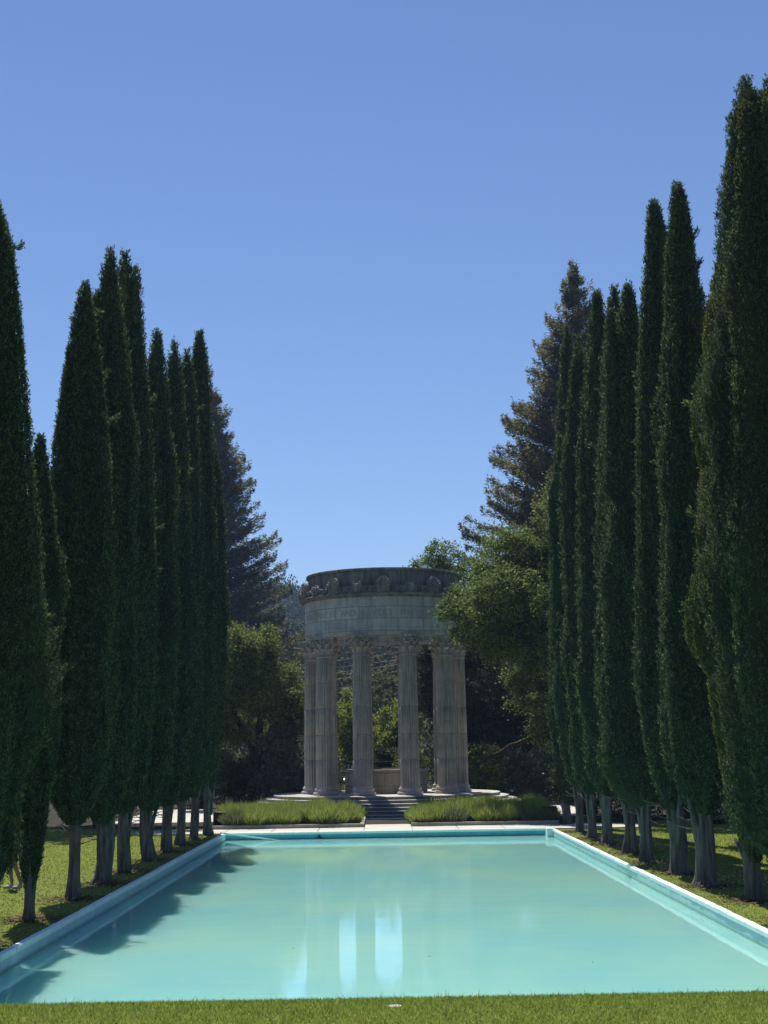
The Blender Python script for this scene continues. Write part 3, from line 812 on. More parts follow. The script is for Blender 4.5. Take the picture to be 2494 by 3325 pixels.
    for k in range(stems):
        a = q.rand()*6.28 if k else PI*(0.9 if x > 0 else 0.1)+q.randn()*0.4
        s0 = 0.40+0.45*q.rand(); ex = Rm*(0.25+0.35*q.rand())
        zt = z0+0.5+0.4*q.rand(); zb = s0*z0*0.8
        ca, sa = math.cos(a), math.sin(a)
        pp = [(ca*tr*0.45, sa*tr*0.45, zb-0.15), (ca*tr*0.75, sa*tr*0.75, zb+0.25), (ca*(tr*0.9+ex*0.25), sa*(tr*0.9+ex*0.25), (zb+zt)/2+0.1), (ca*ex, sa*ex, zt)]
        r0 = tr*(0.34+0.2*q.rand())
        mb.tube(pp, [r0, r0*0.9, r0*0.72, r0*0.5], 9)
    for _ in range(9 if z0 > 1.2 else 0):
        a = q.rand()*6.28; zt = z0*(0.72+0.35*q.rand()); ca, sa = math.cos(a), math.sin(a); L_ = 0.25+0.4*q.rand(); up = 0.1+0.5*q.rand()
        mb.tube([(ca*tr*0.7, sa*tr*0.7, zt), (ca*(tr+L_*0.5), sa*(tr+L_*0.5), zt+up*L_*0.4+0.04*q.randn()), (ca*(tr+L_), sa*(tr+L_), zt+up*L_)], [0.014, 0.009, 0.004], 5)
    mb.obj('trunk', M['bark_grey'], root, True)
    return root

# left row, near to far
cypress('italian_cypress', -6.70, 23.6, 12.6, 0.7, 1.02, 'edge', 0.22, 'broad dark cypress cut by the photo edge beside the slim cypress and the person', 11, stems=2, n=32000)
cypress('italian_cypress', -6.56, 27.0, 9.0, 0.45, 0.42, 'spindle', 0.11, 'short slim cypress with foliage nearly to the grass, lowest of its row', 12, stems=0, n=16000)
cypress('italian_cypress', -6.52, 30.6, 13.3, 1.50, 0.76, 'full', 0.145, 'wide cypress with a smooth straight pale trunk and broad pointed crown', 13, stems=0, n=30000, leaders=((-0.25, 0, 10.0, 11.9, 0.22),))
cypress('italian_cypress', -6.60, 34.0, 15.3, 1.35, 0.80, 'full', 0.21, 'tall cypress with a very sharp thin tip beside the twin-topped one', 14, lean=(-0.02, 0), stems=2, n=28000, leaders=((-0.35, 0, 12.0, 14.2, 0.24),))
cypress('italian_cypress', -6.65, 37.3, 15.2, 1.45, 0.78, 'slim', 0.17, 'twin-topped cypress with two blunt tips close together', 15, lean=(-0.05, 0), stems=2, n=27000, leaders=((-0.22, 0, 12.0, 16.4, 0.34), (0.03, 0.1, 12.0, 16.05, 0.34)))
cypress('italian_cypress', -6.62, 40.9, 15.2, 1.35, 0.76, 'slim', 0.18, 'cypress with an even rounded point, right behind the twin-topped one', 16, lean=(0.08, 0), n=23000)
cypress('italian_cypress', -6.62, 44.1, 15.8, 1.35, 0.74, 'slim', 0.17, 'cypress with a small needle tip, between two round-topped neighbours', 17, lean=(0.15, 0), stems=2, n=23000)
cypress('italian_cypress', -6.62, 47.2, 16.5, 1.4, 0.72, 'slim', 0.17, 'cypress with a blunt tufted tip, second from the pool end of its row', 18, lean=(0.12, 0), stems=1, n=21000)
cypress('italian_cypress', -6.58, 50.2, 17.9, 1.4, 0.74, 'slim', 0.16, 'slender cypress with a thin finger-like tip against the redwood', 19, lean=(0.14, 0), stems=1, n=22000, leaders=((0.10, 0, 16.0, 18.0, 0.2),))
cypress('italian_cypress', -6.34, 52.6, 14.6, 1.5, 0.66, 'spindle', 0.16, 'shorter cypress closest to the sunlit stump and the planting bed', 20, lean=(0.05, 0), stems=1, n=20000)
# right row, near to far
cypress('italian_cypress', 7.26, 25.0, 14.9, 0.85, 1.40, 'giant', 0.26, 'huge dark blunt-topped cypress cut by the photo edge, tallest in the picture', 31, stems=3, n=44000, lean=(-0.08, 0), leaders=((-0.24, 0, 12.6, 15.25, 0.42), (0.20, 0, 12.6, 15.2, 0.36)), plume=1.35)
cypress('italian_cypress', 7.14, 28.2, 12.7, 0.62, 0.74, 'spindle', 0.17, 'slim cypress with yellowish brown-tinged foliage tucked against the huge blunt-topped one', 32, lean=(0.0, 0), stems=2, n=26000, mat='cypress_brown', plume=1.35)
cypress('italian_cypress', 6.86, 31.2, 15.6, 1.45, 0.74, 'slim', 0.22, 'tall tapering cypress with a split trunk, beside the yellowish one', 33, lean=(0.22, 0), n=27000, stems=2, leaders=((0.15, 0, 13.2, 15.7, 0.27),), plume=1.35)
cypress('italian_cypress', 6.85, 34.1, 16.3, 1.45, 0.74, 'slim', 0.21, 'tall cypress with a round tufted top, shorter neighbour of the tallest pair', 34, lean=(0.26, 0), n=27000, stems=2, leaders=((0.2, 0, 14.2, 16.4, 0.24),), plume=1.35)
cypress('italian_cypress', 6.72, 37.5, 15.3, 1.35, 0.86, 'slim', 0.18, 'cypress with several ragged vertical plumes and stray sprays on its side', 35, lean=(0.20, 0), n=27000, leaders=((-0.30, 0, 10.5, 14.6, 0.24), (0.25, 0, 13.0, 15.3, 0.22)), plume=1.35)
cypress('italian_cypress', 6.88, 40.7, 16.4, 1.35, 0.72, 'slim', 0.19, 'cypress whose tip just shows behind the plumed one', 36, lean=(0.25, 0), n=21000, stems=2, plume=1.35)
cypress('italian_cypress', 6.84, 44.4, 17.3, 1.4, 0.74, 'slim', 0.18, 'narrow cypress with a blunt finger tip beside the bare redwood top', 37, lean=(0.35, 0), n=22000, stems=2, leaders=((0.36, 0, 15.2, 17.4, 0.2),), plume=1.35)
cypress('italian_cypress', 6.74, 47.0, 16.7, 1.4, 0.70, 'slim', 0.16, 'narrow cypress with a wide round point under the redwood trunk', 38, lean=(0.18, 0), n=21000, stems=1, plume=1.35)
cypress('italian_cypress', 6.86, 50.9, 18.2, 1.5, 0.70, 'slim', 0.15, 'thin cypress at the inner end of its row, against the redwood', 39, lean=(0.22, 0), n=21000, stems=1, plume=1.35)
cypress('italian_cypress', 6.98, 55.4, 10.0, 0.4, 0.50, 'spindle', 0.16, 'short slim shaded cypress with low foliage beside the shaded stump', 40, stems=1, n=12000, plume=1.35)

# ------------------------------------------------------------------ broadleaf trees and shrubs
def blob_leaves(q, blobs, n_leaf, size, clump=0.4, up=0.35, per=70):
    """blobs: (cx,cy,cz, rx,ry,rz). Leaves in clumps over the shells and inside."""
    vol = np.array([b[3]*b[4]+b[4]*b[5]+b[3]*b[5] for b in blobs]); vol /= vol.sum()
    Vs = []
    for b, f in zip(blobs, vol):
        nn = int(n_leaf*f); nc = max(6, nn//per)
        dv = norm(q.randn(nc, 3)); rr = np.where(q.rand(nc) < 0.82, 0.84+0.30*q.rand(nc), q.rand(nc)**0.5)
        cc = np.array(b[:3])+dv*rr[:, None]*np.array(b[3:6])
        cs = clump*(0.5+0.9*q.rand(nc)**1.5)
        k = q.randint(0, nc, nn)
        off = q.randn(nn, 3)*0.46; off[:, 2] *= 0.78
        Pp = cc[k]+off*cs[k][:, None]
        d = norm(off*0.9+q.randn(nn, 3)*np.array([0.7, 0.7, 0.6])+np.array([0, 0, up*0.7]))
        wd = norm(np.cross(d, q.randn(nn, 3)*0.7+np.array([0, 0, 1.0])))
        V, _ = kites(Pp, d, wd, size*(0.7+0.7*q.rand(nn)), size*(0.42+0.3*q.rand(nn)))
        Vs.append(V)
    V = np.concatenate(Vs)
    return V, np.arange(len(V)).reshape(-1, 4)

def broad_tree(name, x, y, label, cat, blobs, limbs, mat, bark, seed, n, size, clump=0.4, group=None, per=70):
    """blobs and limbs in metres relative to the tree's base"""
    q = RS(seed); root = thing(name, (x, y, 0), label, cat, group)
    V, F_ = blob_leaves(q, blobs, n, size, clump, per=per)
    link('crown' if limbs else 'foliage', np_mesh('crown', V, [F_]), M[mat], root)
    if limbs:
        mb = MB()
        for pts, r0, r1 in limbs:
            pts = np.array(pts, float)
            t = np.linspace(0, 1, len(pts)); tt = np.linspace(0, 1, 4*len(pts))
            pp = np.stack([np.interp(tt, t, pts[:, i]) for i in range(3)], -1)
            for _ in range(2): pp[1:-1] = (pp[:-2]+2*pp[1:-1]+pp[2:])/4
            pp[1:-1] += q.randn(len(pp)-2, 3)*r0*0.12
            mb.tube(pp, np.linspace(r0, r1, len(pp)), 9)
        mb.obj('trunk', M[bark], root, True)
    return root

def redwood(name, x, y, H, zb, Rb, seed, label, droop, n_spr, bare_top=False, gap=0.55, expo=0.85, lf=1.0):
    q = RS(seed); root = thing(name, (x, y, 0), label, 'redwood tree')
    mb = MB()
    zz = np.array([-0.2, 0.5, 2, H*0.3, H*0.6, H*0.85, H]); mb.tube(np.stack([0*zz, 0*zz, zz], -1), np.interp(zz, [-.2, .5, 2, H], [0.9, 0.7, 0.55, 0.04]), 10)
    Vs = []; acc = 0
    z = zb; br = []
    while z < H-0.3:
        t = (z-zb)/(H-zb)
        Rr = Rb*(1-t)**expo*np.clip(0.55+t*4, 0, 1)+0.35
        nb = 8 if t < 0.85 else 5
        for k in range(nb):
            br.append((z+q.randn()*0.25, q.rand()*6.28, Rr*(0.62+0.5*q.rand()), t))
        z += gap*(1.15-0.55*t)
    tot = sum(b[2] for b in br)
    for (z, a, L_, t) in br:
        if bare_top and t > 0.80 and math.cos(a) > -0.1 and q.rand() < 0.75: continue
        o3 = np.array([math.cos(a), math.sin(a), 0])
        s_ = np.linspace(0, 1, 7)
        up = droop[0]+(droop[1]-droop[0])*t+q.randn()*0.05
        pts = np.array([0, 0, z])+o3*(s_*L_)[:, None]+np.array([0, 0, 1.0])*(up*s_*L_+0.16*L_*s_**3)[:, None]
        mb.tube(pts, np.linspace(0.03+0.012*L_, 0.008, 7), 5)
        nn = int(n_spr*L_/tot)
        u = 0.12+0.90*q.rand(nn)**0.75
        Pb = np.stack([np.interp(u, s_, pts[:, i]) for i in range(3)], -1)
        side = np.array([-math.sin(a), math.cos(a), 0])
        wdt = lf*(0.42*np.sin(np.clip(u, 0, 1)*PI*0.85+0.35))*min(1.0, L_/2.5)
        Pb = Pb+side*(q.randn(nn)*wdt)[:, None]+np.array([0, 0, 1.0])*(q.randn(nn)*0.17*lf-0.03)[:, None]
        d = norm(o3*0.7+side*(q.randn(nn)*0.7)[:, None]+q.randn(nn, 3)*0.35+np.array([0, 0, 0.25]))
        wd = norm(np.cross(d, np.array([0, 0, 1.0])+q.randn(nn, 3)*0.6))
        V, _ = kites(Pb, d, wd, lf*(0.16+0.20*q.rand(nn)), lf*(0.06+0.05*q.rand(nn))); Vs.append(V)
    mb.obj('trunk', M['bark_red'], root, True)
    V = np.concatenate(Vs); link('crown', np_mesh('crown', V, [np.arange(len(V)).reshape(-1, 4)]), M['redwood'], root)

redwood('redwood_tree', -19.4, 150.0, 46.0, 4.0, 13.0, 51, 'broad brown-green redwood behind the temple, beside the row with the twin-topped cypress', (0.05, 0.38), 420000, gap=0.36, expo=1.0, lf=1.3)
redwood('redwood_tree', 16.3, 110.0, 41.2, 5.0, 13.4, 52, 'tall redwood with a sparse top and bare upper trunk above the big oak', (-0.04, 0.28), 500000, bare_top=True, gap=0.30, expo=0.98, lf=1.1)

# big oak that reaches in front of the temple
broad_tree('oak_tree', 8.75, 62.0, 'big spreading oak with sunlit crown overhanging the right side of the temple', 'oak tree',
  [(-4.5, -1.0, 9.0, 1.5, 1.5, 0.95), (-3.0, -1.2, 9.2, 1.7, 1.7, 1.2), (-4.7, -0.8, 8.1, 1.1, 1.2, 0.6), (-3.3, -0.8, 7.6, 1.0, 1.2, 0.7), (-2.2, -0.5, 7.2, 2.0, 1.6, 0.9), (-1.6, 0.5, 10.8, 1.8, 1.8, 1.3),
   (-0.4, 0.4, 12.6, 1.6, 1.8, 1.3), (0.7, 0.5, 13.9, 1.7, 1.7, 1.1), (-0.2, 0, 8.0, 2.6, 1.6, 1.6), (-1.0, 0.6, 9.6, 2.0, 1.5, 1.3), (-0.2, 0.8, 11.2, 1.8, 1.5, 1.2), (0.2, -0.8, 9.5, 2.0, 1.8, 1.4), (2.2, 0, 11.5, 2.2, 2.2, 1.8), (3.5, 0.5, 8.5, 2.0, 2.0, 1.6),
   (-2.6, 1.0, 11.6, 1.3, 1.4, 0.9), (-3.4, 1.2, 10.2, 1.4, 1.4, 0.9), (-0.6, 1.0, 6.6, 1.7, 1.7, 1.0), (-2.4, 1.5, 5.4, 0.7, 1.0, 1.0), (-1.7, 1.4, 4.4, 0.6, 1.0, 1.2), (-0.5, 2.2, 5.0, 1.5, 1.2, 1.0)],
  [([(0, 0, -0.2), (-0.1, 0, 2.5), (-0.4, 0, 5.0), (-0.2, 0.2, 8.5), (0.3, 0.2, 12.5)], 0.42, 0.08),
   ([(-0.3, 0, 4.6), (-1.2, -0.2, 6.0), (-2.1, -0.4, 6.9), (-3.1, -0.7, 8.0), (-4.2, -0.9, 8.4)], 0.24, 0.05),
   ([(-0.2, 0, 5.6), (0.9, 0, 7.5), (2.2, 0, 10.5)], 0.2, 0.05), ([(-0.3, 0.1, 6.0), (-1.0, 0.4, 8.5), (-1.6, 0.5, 10.8)], 0.16, 0.04),
   ([(0.1, 0.6, 2.6), (-1.0, 1.5, 3.35), (-2.0, 2.0, 3.25), (-3.0, 2.0, 3.05), (-3.9, 2.0, 2.5), (-4.7, 2.2, 2.05)], 0.17, 0.06),
   ([(-0.1, 0.6, 4.0), (-1.2, 1.4, 5.0), (-2.6, 1.8, 4.75)], 0.13, 0.04)],
  'oak', 'bark_dark', 61, 200000, 0.125, 0.50, per=230)
broad_tree('oak_tree', 4.2, 80.5, 'oak whose round top rises just behind the temple rim', 'oak tree',
  [(0, 0, 11.6, 2.3, 2.0, 1.6), (-1.3, 0, 12.6, 1.2, 1.4, 1.1), (-0.6, 0, 13.8, 0.8, 1.0, 0.7), (1.6, 0, 12.0, 1.8, 1.6, 1.7), (0.5, 0.5, 8.8, 2.6, 2.0, 1.8)],
  [([(0, 0, -0.2), (0.1, 0, 5), (0, 0, 12)], 0.35, 0.06)], 'oak', 'bark_dark', 62, 36000, 0.14, 0.45)
broad_tree('evergreen_tree', 2.6, 80.0, 'blackish evergreen tree seen between the columns behind the temple', 'tree',
  [(-0.2, 0, 7.0, 1.2, 1.4, 1.0), (0.6, 0, 6.0, 1.5, 1.5, 1.1), (1.5, 0, 4.6, 1.4, 1.4, 1.5), (1.9, 0.2, 2.4, 1.3, 1.3, 1.8), (1.2, 0, 8.1, 1.6, 1.5, 1.0), (2.6, 0, 6.5, 1.5, 1.4, 2.0)],
  [([(1.6, 0, -0.2), (1.6, 0, 4), (1.2, 0, 8)], 0.25, 0.05)], 'dark', 'bark_dark', 63, 50000, 0.13, 0.38)
broad_tree('oak_tree', -6.6, 74.0, 'rounded oak with sunlit top behind the left columns, below the redwood', 'oak tree',
  [(-1.3, 0, 8.3, 1.4, 1.6, 1.0), (0.0, 0, 8.45, 1.15, 1.5, 0.9), (0.5, -0.4, 7.0, 1.5, 1.5, 0.8), (2.4, -0.2, 5.6, 1.5, 1.4, 0.8), (-1.2, -0.5, 6.5, 1.4, 1.4, 0.9), (0.6, -0.7, 5.8, 1.4, 1.2, 0.7), (3.0, 0.4, 4.6, 1.4, 1.4, 1.0), (-0.3, 0.6, 4.6, 2.4, 1.6, 1.3), (-2.5, 0, 5.0, 1.4, 1.6, 1.6)],
  [([(0, 0.4, -0.2), (0.1, 0.4, 3), (0.5, 0.2, 6), (0.6, 0, 8.5)], 0.32, 0.06), ([(0.1, 0.4, 3), (1.6, 0.2, 4.8), (2.7, 0, 5.8)], 0.18, 0.05), ([(0.1, 0.4, 2.6), (-1.2, 0.2, 5), (-1.0, 0, 8)], 0.18, 0.05)],
  'oak', 'bark_dark', 64, 90000, 0.13, 0.56, per=240)
# shrubs under and behind
def shrub(x, y, rx, ry, h, mat, label, seed, n, size, cat='shrub', group=None, name='shrub'):
    q = RS(seed); bl = []
    for _ in range(7):
        a = q.rand()*6.28; r = q.rand()**0.5*0.55
        hh = h*(0.35+0.5*q.rand())
        bl.append((math.cos(a)*r*rx, math.sin(a)*r*ry, hh, rx*0.5, ry*0.5, h*0.22))
    bl.append((0, 0, h*0.3, rx*0.9, ry*0.9, h*0.3))
    root = broad_tree(name, x, y, label, cat, bl, [], mat, None, seed, n, size, 0.3, group)
    mb = MB()
    for k in range(5):
        a = q.rand()*6.28; r = rx*0.5*q.rand()
        mb.tube([(0.1*math.cos(a), 0.1*math.sin(a), -0.1), (r*0.5*math.cos(a), r*0.5*math.sin(a), h*0.35), (r*math.cos(a), r*math.sin(a), h*0.75)], [0.05, 0.035, 0.012], 6)
    mb.obj('stem', M['bark_dark'], root)
    return root
shrub(-5.3, 73.4, 1.3, 0.9, 4.0, 'magnolia', 'glossy pale-leaved magnolia shrub in front of the shaded oak', 71, 14000, 0.15, name='magnolia_shrub')
shrub(-3.0, 76.2, 0.85, 0.8, 4.6, 'magnolia', 'glossy-leaved magnolia shrub showing between the left columns', 72, 8000, 0.15, name='magnolia_shrub')
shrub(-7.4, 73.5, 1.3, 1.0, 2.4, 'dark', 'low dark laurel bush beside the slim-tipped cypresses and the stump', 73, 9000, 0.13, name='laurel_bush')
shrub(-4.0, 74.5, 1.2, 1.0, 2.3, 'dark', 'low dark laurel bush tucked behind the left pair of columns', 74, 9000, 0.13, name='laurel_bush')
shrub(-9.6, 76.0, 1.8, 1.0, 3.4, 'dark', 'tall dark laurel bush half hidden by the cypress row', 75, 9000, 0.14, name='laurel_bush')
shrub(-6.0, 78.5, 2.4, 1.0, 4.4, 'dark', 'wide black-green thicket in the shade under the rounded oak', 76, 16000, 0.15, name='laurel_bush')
shrub(5.2, 74.5, 1.3, 1.0, 3.2, 'oak', 'loose green bush with lit leaves right behind the right columns', 77, 11000, 0.13, name='leafy_bush')
shrub(7.4, 75.0, 1.5, 1.0, 2.6, 'magnolia', 'low bush with glinting leaves under the crooked oak branch', 78, 12000, 0.13, name='leafy_bush')
shrub(9.4, 73.5, 1.3, 1.0, 2.2, 'dark', 'low dark bush by the short shaded cypress', 79, 8000, 0.13, name='laurel_bush')
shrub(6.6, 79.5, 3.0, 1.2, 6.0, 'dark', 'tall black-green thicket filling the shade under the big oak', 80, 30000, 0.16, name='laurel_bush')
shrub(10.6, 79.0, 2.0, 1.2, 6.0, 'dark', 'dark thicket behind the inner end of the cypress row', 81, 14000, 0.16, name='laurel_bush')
shrub(10.4, 60.3, 1.6, 0.9, 2.1, 'dark', 'low dark laurel bush added to fill and shade the ground behind the right cypress trunks', 96, 9000, 0.13, name='laurel_bush')  # this bush and the next are added to darken the bright strip
shrub(13.4, 60.8, 1.9, 0.9, 2.3, 'dark', 'dark laurel bush added for shade beyond the right lawn', 97, 9000, 0.14, name='laurel_bush')
shrub(-1.95, 88.0, 1.7, 1.2, 6.2, 'lime', 'yellow-green bushy tree between the left columns beyond the temple', 82, 14000, 0.15, name='bushy_tree', cat='tree')
shrub(1.0, 92.0, 2.0, 1.5, 6.3, 'lime', 'pale lime-green bushy tree seen through the middle gap of the temple', 83, 18000, 0.16, name='bushy_tree', cat='tree')
shrub(0.2, 84.0, 1.1, 0.8, 3.4, 'dark', 'dark bush below the lime tree behind the well wall', 84, 8000, 0.14, name='laurel_bush')
shrub(1.5, 83.0, 0.9, 0.8, 2.9, 'oak', 'mid green bush behind the well wall beside the dark bush', 85, 7000, 0.13, name='leafy_bush')
shrub(3.3, 77.5, 0.9, 0.8, 3.1, 'oak', 'small green bush just left of the thick right columns', 86, 6000, 0.12, name='leafy_bush')
shrub(0.8, 108.0, 3.4, 2.0, 8.0, 'olive', 'round grey-green tree behind the lime tree in the middle gap', 87, 16000, 0.2, name='grey_tree', cat='tree')
shrub(0.2, 132.0, 4.8, 3.0, 13.0, 'olive', 'large grey-brown tree farther off in the middle gap', 88, 16000, 0.26, name='grey_tree', cat='tree')
shrub(-4.6, 128.0, 2.6, 2.4, 12.0, 'olive', 'tall pale grey-green tree beyond the power lines in the left gap', 89, 12000, 0.24, name='grey_tree', cat='tree')
# canopies that shade the ground behind the left row
for (bx, by, ln_, sd) in ((-11.6, 59.0, 'bay tree shading the lawn behind the sunlit stump, half hidden by cypresses', 91), (-15.5, 54.5, 'bay tree deep behind the row with the twin-topped cypress', 92),
                     (12.6, 54.5, 'bay tree shading the lawn behind the shaded stump', 93), (13.2, 43.5, 'bay tree on the lawn behind the plumed cypress', 94), (12.5, 36.5, 'bay tree on the lawn behind the tall tapering cypress', 95)):
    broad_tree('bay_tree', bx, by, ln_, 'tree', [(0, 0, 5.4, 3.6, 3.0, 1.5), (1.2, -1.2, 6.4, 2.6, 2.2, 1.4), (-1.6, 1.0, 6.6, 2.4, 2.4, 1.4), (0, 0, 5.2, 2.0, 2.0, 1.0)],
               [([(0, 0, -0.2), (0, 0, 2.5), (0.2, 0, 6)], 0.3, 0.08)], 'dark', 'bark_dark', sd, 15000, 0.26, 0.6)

# ------------------------------------------------------------------ railing and power lines
rl = thing('rail_fence', (0, 78.2, 0), 'thin dark rail fence just behind the well wall', 'fence')
mb = MB()
for x in np.arange(-6, 6.1, 2.0): mb.box((x-0.03, -0.03, 0), (x+0.03, 0.03, 2.35))
mb.obj('post', M['black_metal'], rl)
mb = MB()
for z in (1.2, 1.55, 1.9, 2.25): mb.tube([(-6, 0.055, z), (0, 0.055, z), (6, 0.055, z)], [0.025]*3, 6)
mb.obj('rail', M['black_metal'], rl)
for k, z in enumerate((9.70, 9.18, 8.80, 8.30)):
    xx = np.linspace(-26, 14, 41); mb = MB()
    mb.tube(np.stack([xx, np.full(41, 112.0+0.3*k), z+0.10*(xx+4.5)+0.0016*(xx+4.5)**2], -1), [0.015]*41, 6)
    o = mb.obj('power_line', M['wire'])
    tag(o, ['pale power line highest of the four strung behind the temple', 'pale power line second from the top behind the temple', 'pale power line third from the top behind the temple', 'pale power line lowest of the four strung behind the temple'][k], 'power line', 'power lines behind the temple')

# ------------------------------------------------------------------ hills and far woods
def hill_h(x, y):
    base = 20*ss(120, 300, y)*(1-0.25*ss(0, 60, x))
    r = 34*ss(300, 600, y)
    bumpx = 20*np.exp(-((x+38)/26.0)**2)+30*ss(-60, -260, x)*1.0-18*ss(-5, 60, x)
    r2 = bumpx*ss(380, 600, y)
    return base+r*0.72+r2+1.8*np.sin(x*0.11)*np.sin(y*0.05)*ss(130, 240, y)-0.2-4*ss(620, 900, y)
hx = np.linspace(-420, 420, 141); hy = np.linspace(112, 900, 90)
HX, HY = np.meshgrid(hx, hy); HZ = hill_h(HX, HY)
i = np.arange(89)[:, None]; j = np.arange(140)[None, :]
Fh = np.stack([i*141+j, i*141+j+1, (i+1)*141+j+1, (i+1)*141+j], -1).reshape(-1, 4)
tag(link('hills', np_mesh('hills', np.stack([HX, HY, HZ], -1).reshape(-1, 3), [Fh], True), M['hill']), kind='structure')
q = RS(99); Vs = []
cnt = 0
while cnt < 1700:
    yy = 118+(640-118)*q.rand()**0.8; xx = (q.rand()*2-1)*(0.13*yy+4)-0.02*yy
    h0 = float(hill_h(np.array(xx), np.array(yy))); sz = 1.6+2.6*q.rand()
    if yy < 170 and abs(xx) < 40 and q.rand() < 0.35: continue
    nn = int(np.interp(yy, [120, 300, 640], [420, 170, 70])); ls = float(np.interp(yy, [120, 300, 640], [0.35, 0.62, 1.2]))
    tall = 0.9+0.7*q.rand()
    dv = norm(q.randn(nn, 3)); rr = 0.65+0.4*q.rand(nn); lob = 1+0.25*np.sin(dv[:, 0]*5+cnt)+0.2*np.cos(dv[:, 1]*6+cnt*2)+0.15*np.sin(dv[:, 2]*7)
    Pp = np.array([xx, yy, h0+sz*tall*0.95])+dv*(rr*lob*sz)[:, None]*np.array([1, 1, tall])
    d = norm(dv*0.4+q.randn(nn, 3)); wd = norm(np.cross(d, dv+0.5*q.randn(nn, 3)))
    V, _ = kites(Pp, d, wd, ls*(0.7+0.6*q.rand(nn)), ls*0.75); Vs.append(V); cnt += 1
V = np.concatenate(Vs)
tag(link('woods', np_mesh('woods', V, [np.arange(len(V)).reshape(-1, 4)]), M['woods']), 'wooded hillside fading to blue far beyond the temple', 'woods', kind='stuff')

# ------------------------------------------------------------------ grass
q = RS(5)
def blades(n, xr, yr, h, wd, lean=0.5):
    x = xr[0]+(xr[1]-xr[0])*q.rand(n); y = yr[0]+(yr[1]-yr[0])*q.rand(n)
    Pp = np.stack([x, y, hz(x, y)-0.004], -1)
    d = norm(np.stack([q.randn(n)*lean, q.randn(n)*lean, np.ones(n)], -1)); ww = norm(np.cross(d, q.randn(n, 3)))
    return kites(Pp, d, ww, h*(0.5+0.8*q.rand(n)), wd)[0]
Vs = [blades(150000, (-3.6, 3.6), (8.2, 11.4), 0.034, 0.005, 0.75), blades(420, (-3.4, 3.4), (9.4, 11.0), 0.07, 0.004, 0.45)]
Vs.append(blades(52000, (-14, -5.95), (20, 56), 0.05, 0.022, 0.8)); Vs.append(blades(30000, (6.22, 12), (21, 56), 0.05, 0.022, 0.8))
V = np.concatenate(Vs); V = V[:len(V)//4*4]
tag(link('grass', np_mesh('grass', V, [np.arange(len(V)).reshape(-1, 4)]), M['grass']), 'short mown grass of the bank and lawns', 'grass', kind='stuff')
def heads(n, xr, yr, r):
    x = xr[0]+(xr[1]-xr[0])*q.rand(n); y = yr[0]+(yr[1]-yr[0])*q.rand(n)
    keep = (np.sin(x*1.7+0.6*y)+np.sin(y*0.9-x)+q.randn(n)*0.5) > 0.3
    x, y = x[keep], y[keep]; n = len(x)
    P0 = np.repeat(np.stack([x, y, hz(x, y)+0.055], -1), 3, 0); m = len(P0)
    d = norm(q.randn(m, 3)); ww = norm(np.cross(d, q.randn(m, 3)))
    return kites(P0-d*r*0.5, d, ww, r, r)[0]
V = np.concatenate([heads(1500, (6.25, 8.6), (22, 50), 0.032), heads(900, (-11, -6.3), (22, 38), 0.032)])
tag(link('clover_flowers', np_mesh('clover_flowers', V, [np.arange(len(V)).reshape(-1, 4)]), M['clover']), 'scattered whitish clover heads in the lawns', 'clover', kind='stuff')
# fallen needles round the cypress trunks
P_ = []
for o in list(bpy.data.objects):
    if o.name.startswith('italian_cypress'):
        n = 420; a = q.rand(n)*6.28; r = 0.15+np.abs(q.randn(n))*0.42
        x = o.location.x+r*np.cos(a); y = o.location.y+r*np.sin(a)
        keep = (x < ox0-0.03) | (x > ox1+0.03); x, y = x[keep], y[keep]
        P_.append(np.stack([x, y, hz(x, y)+0.018+0.02*q.rand(len(x))], -1))
P_ = np.concatenate(P_); m = len(P_); a = q.rand(m)*6.28
d = norm(np.stack([np.cos(a), np.sin(a), 0.15*q.randn(m)], -1)); ww = norm(np.cross(d, np.array([0, 0, 1.0])+0.2*q.randn(m, 3)))
V, F_ = kites(P_, d, ww, 0.08+0.10*q.rand(m), 0.03+0.03*q.rand(m))
tag(link('needle_litter', np_mesh('needle_litter', V, [F_]), M['litter']), 'brown fallen needles round the cypress trunks', 'needles', kind='stuff')
# sprinkler cap
zc_ = float(hz(0.05, 9.17))
mb = MB(); mb.lathe([(0.044, -0.03), (0.044, 0.006), (0.040, 0.011), (0.001, 0.013)], 24)
o = mb.obj('sprinkler_cap', M['stone_pale']); o.location = (0.05, 9.17, zc_); tag(o, 'small round white sprinkler cap set in the bank grass', 'sprinkler cap')

# ------------------------------------------------------------------ person on the lawn
def skin_obj(name, verts, edges, radii, mat, parent, root=0, lv=2):
    me = bpy.data.meshes.new(name); me.from_pydata(verts, edges, []); me.update()
    o = link(name, me, mat, parent)
    o.modifiers.new('skin', 'SKIN'); s_ = o.modifiers.new('sub', 'SUBSURF'); s_.levels = lv; s_.render_levels = lv
    if not me.skin_vertices: me.skin_vertices.new(name='')
    for k, r in enumerate(radii):
        me.skin_vertices[0].data[k].radius = (r, r) if not isinstance(r, tuple) else r
    me.skin_vertices[0].data[root].use_root = True
    for p in me.polygons: p.use_smooth = True
    return o
M['skin'] = simple_mat('skin', (0.20, 0.12, 0.085), (0.26, 0.155, 0.11), 8, 0.55, 0.3, 0)
M['shirt'] = simple_mat('dark_shirt', (0.05, 0.06, 0.08), (0.08, 0.09, 0.11), 30, 0.9, 0.1, 0.2, 0.004)
M['shorts'] = simple_mat('black_shorts', (0.012, 0.012, 0.015), (0.025, 0.025, 0.03), 30, 0.9, 0.1, 0.2, 0.004)
M['shoe'] = simple_mat('white_shoe', (0.30, 0.30, 0.29), (0.42, 0.42, 0.41), 20, 0.7, 0.3, 0)
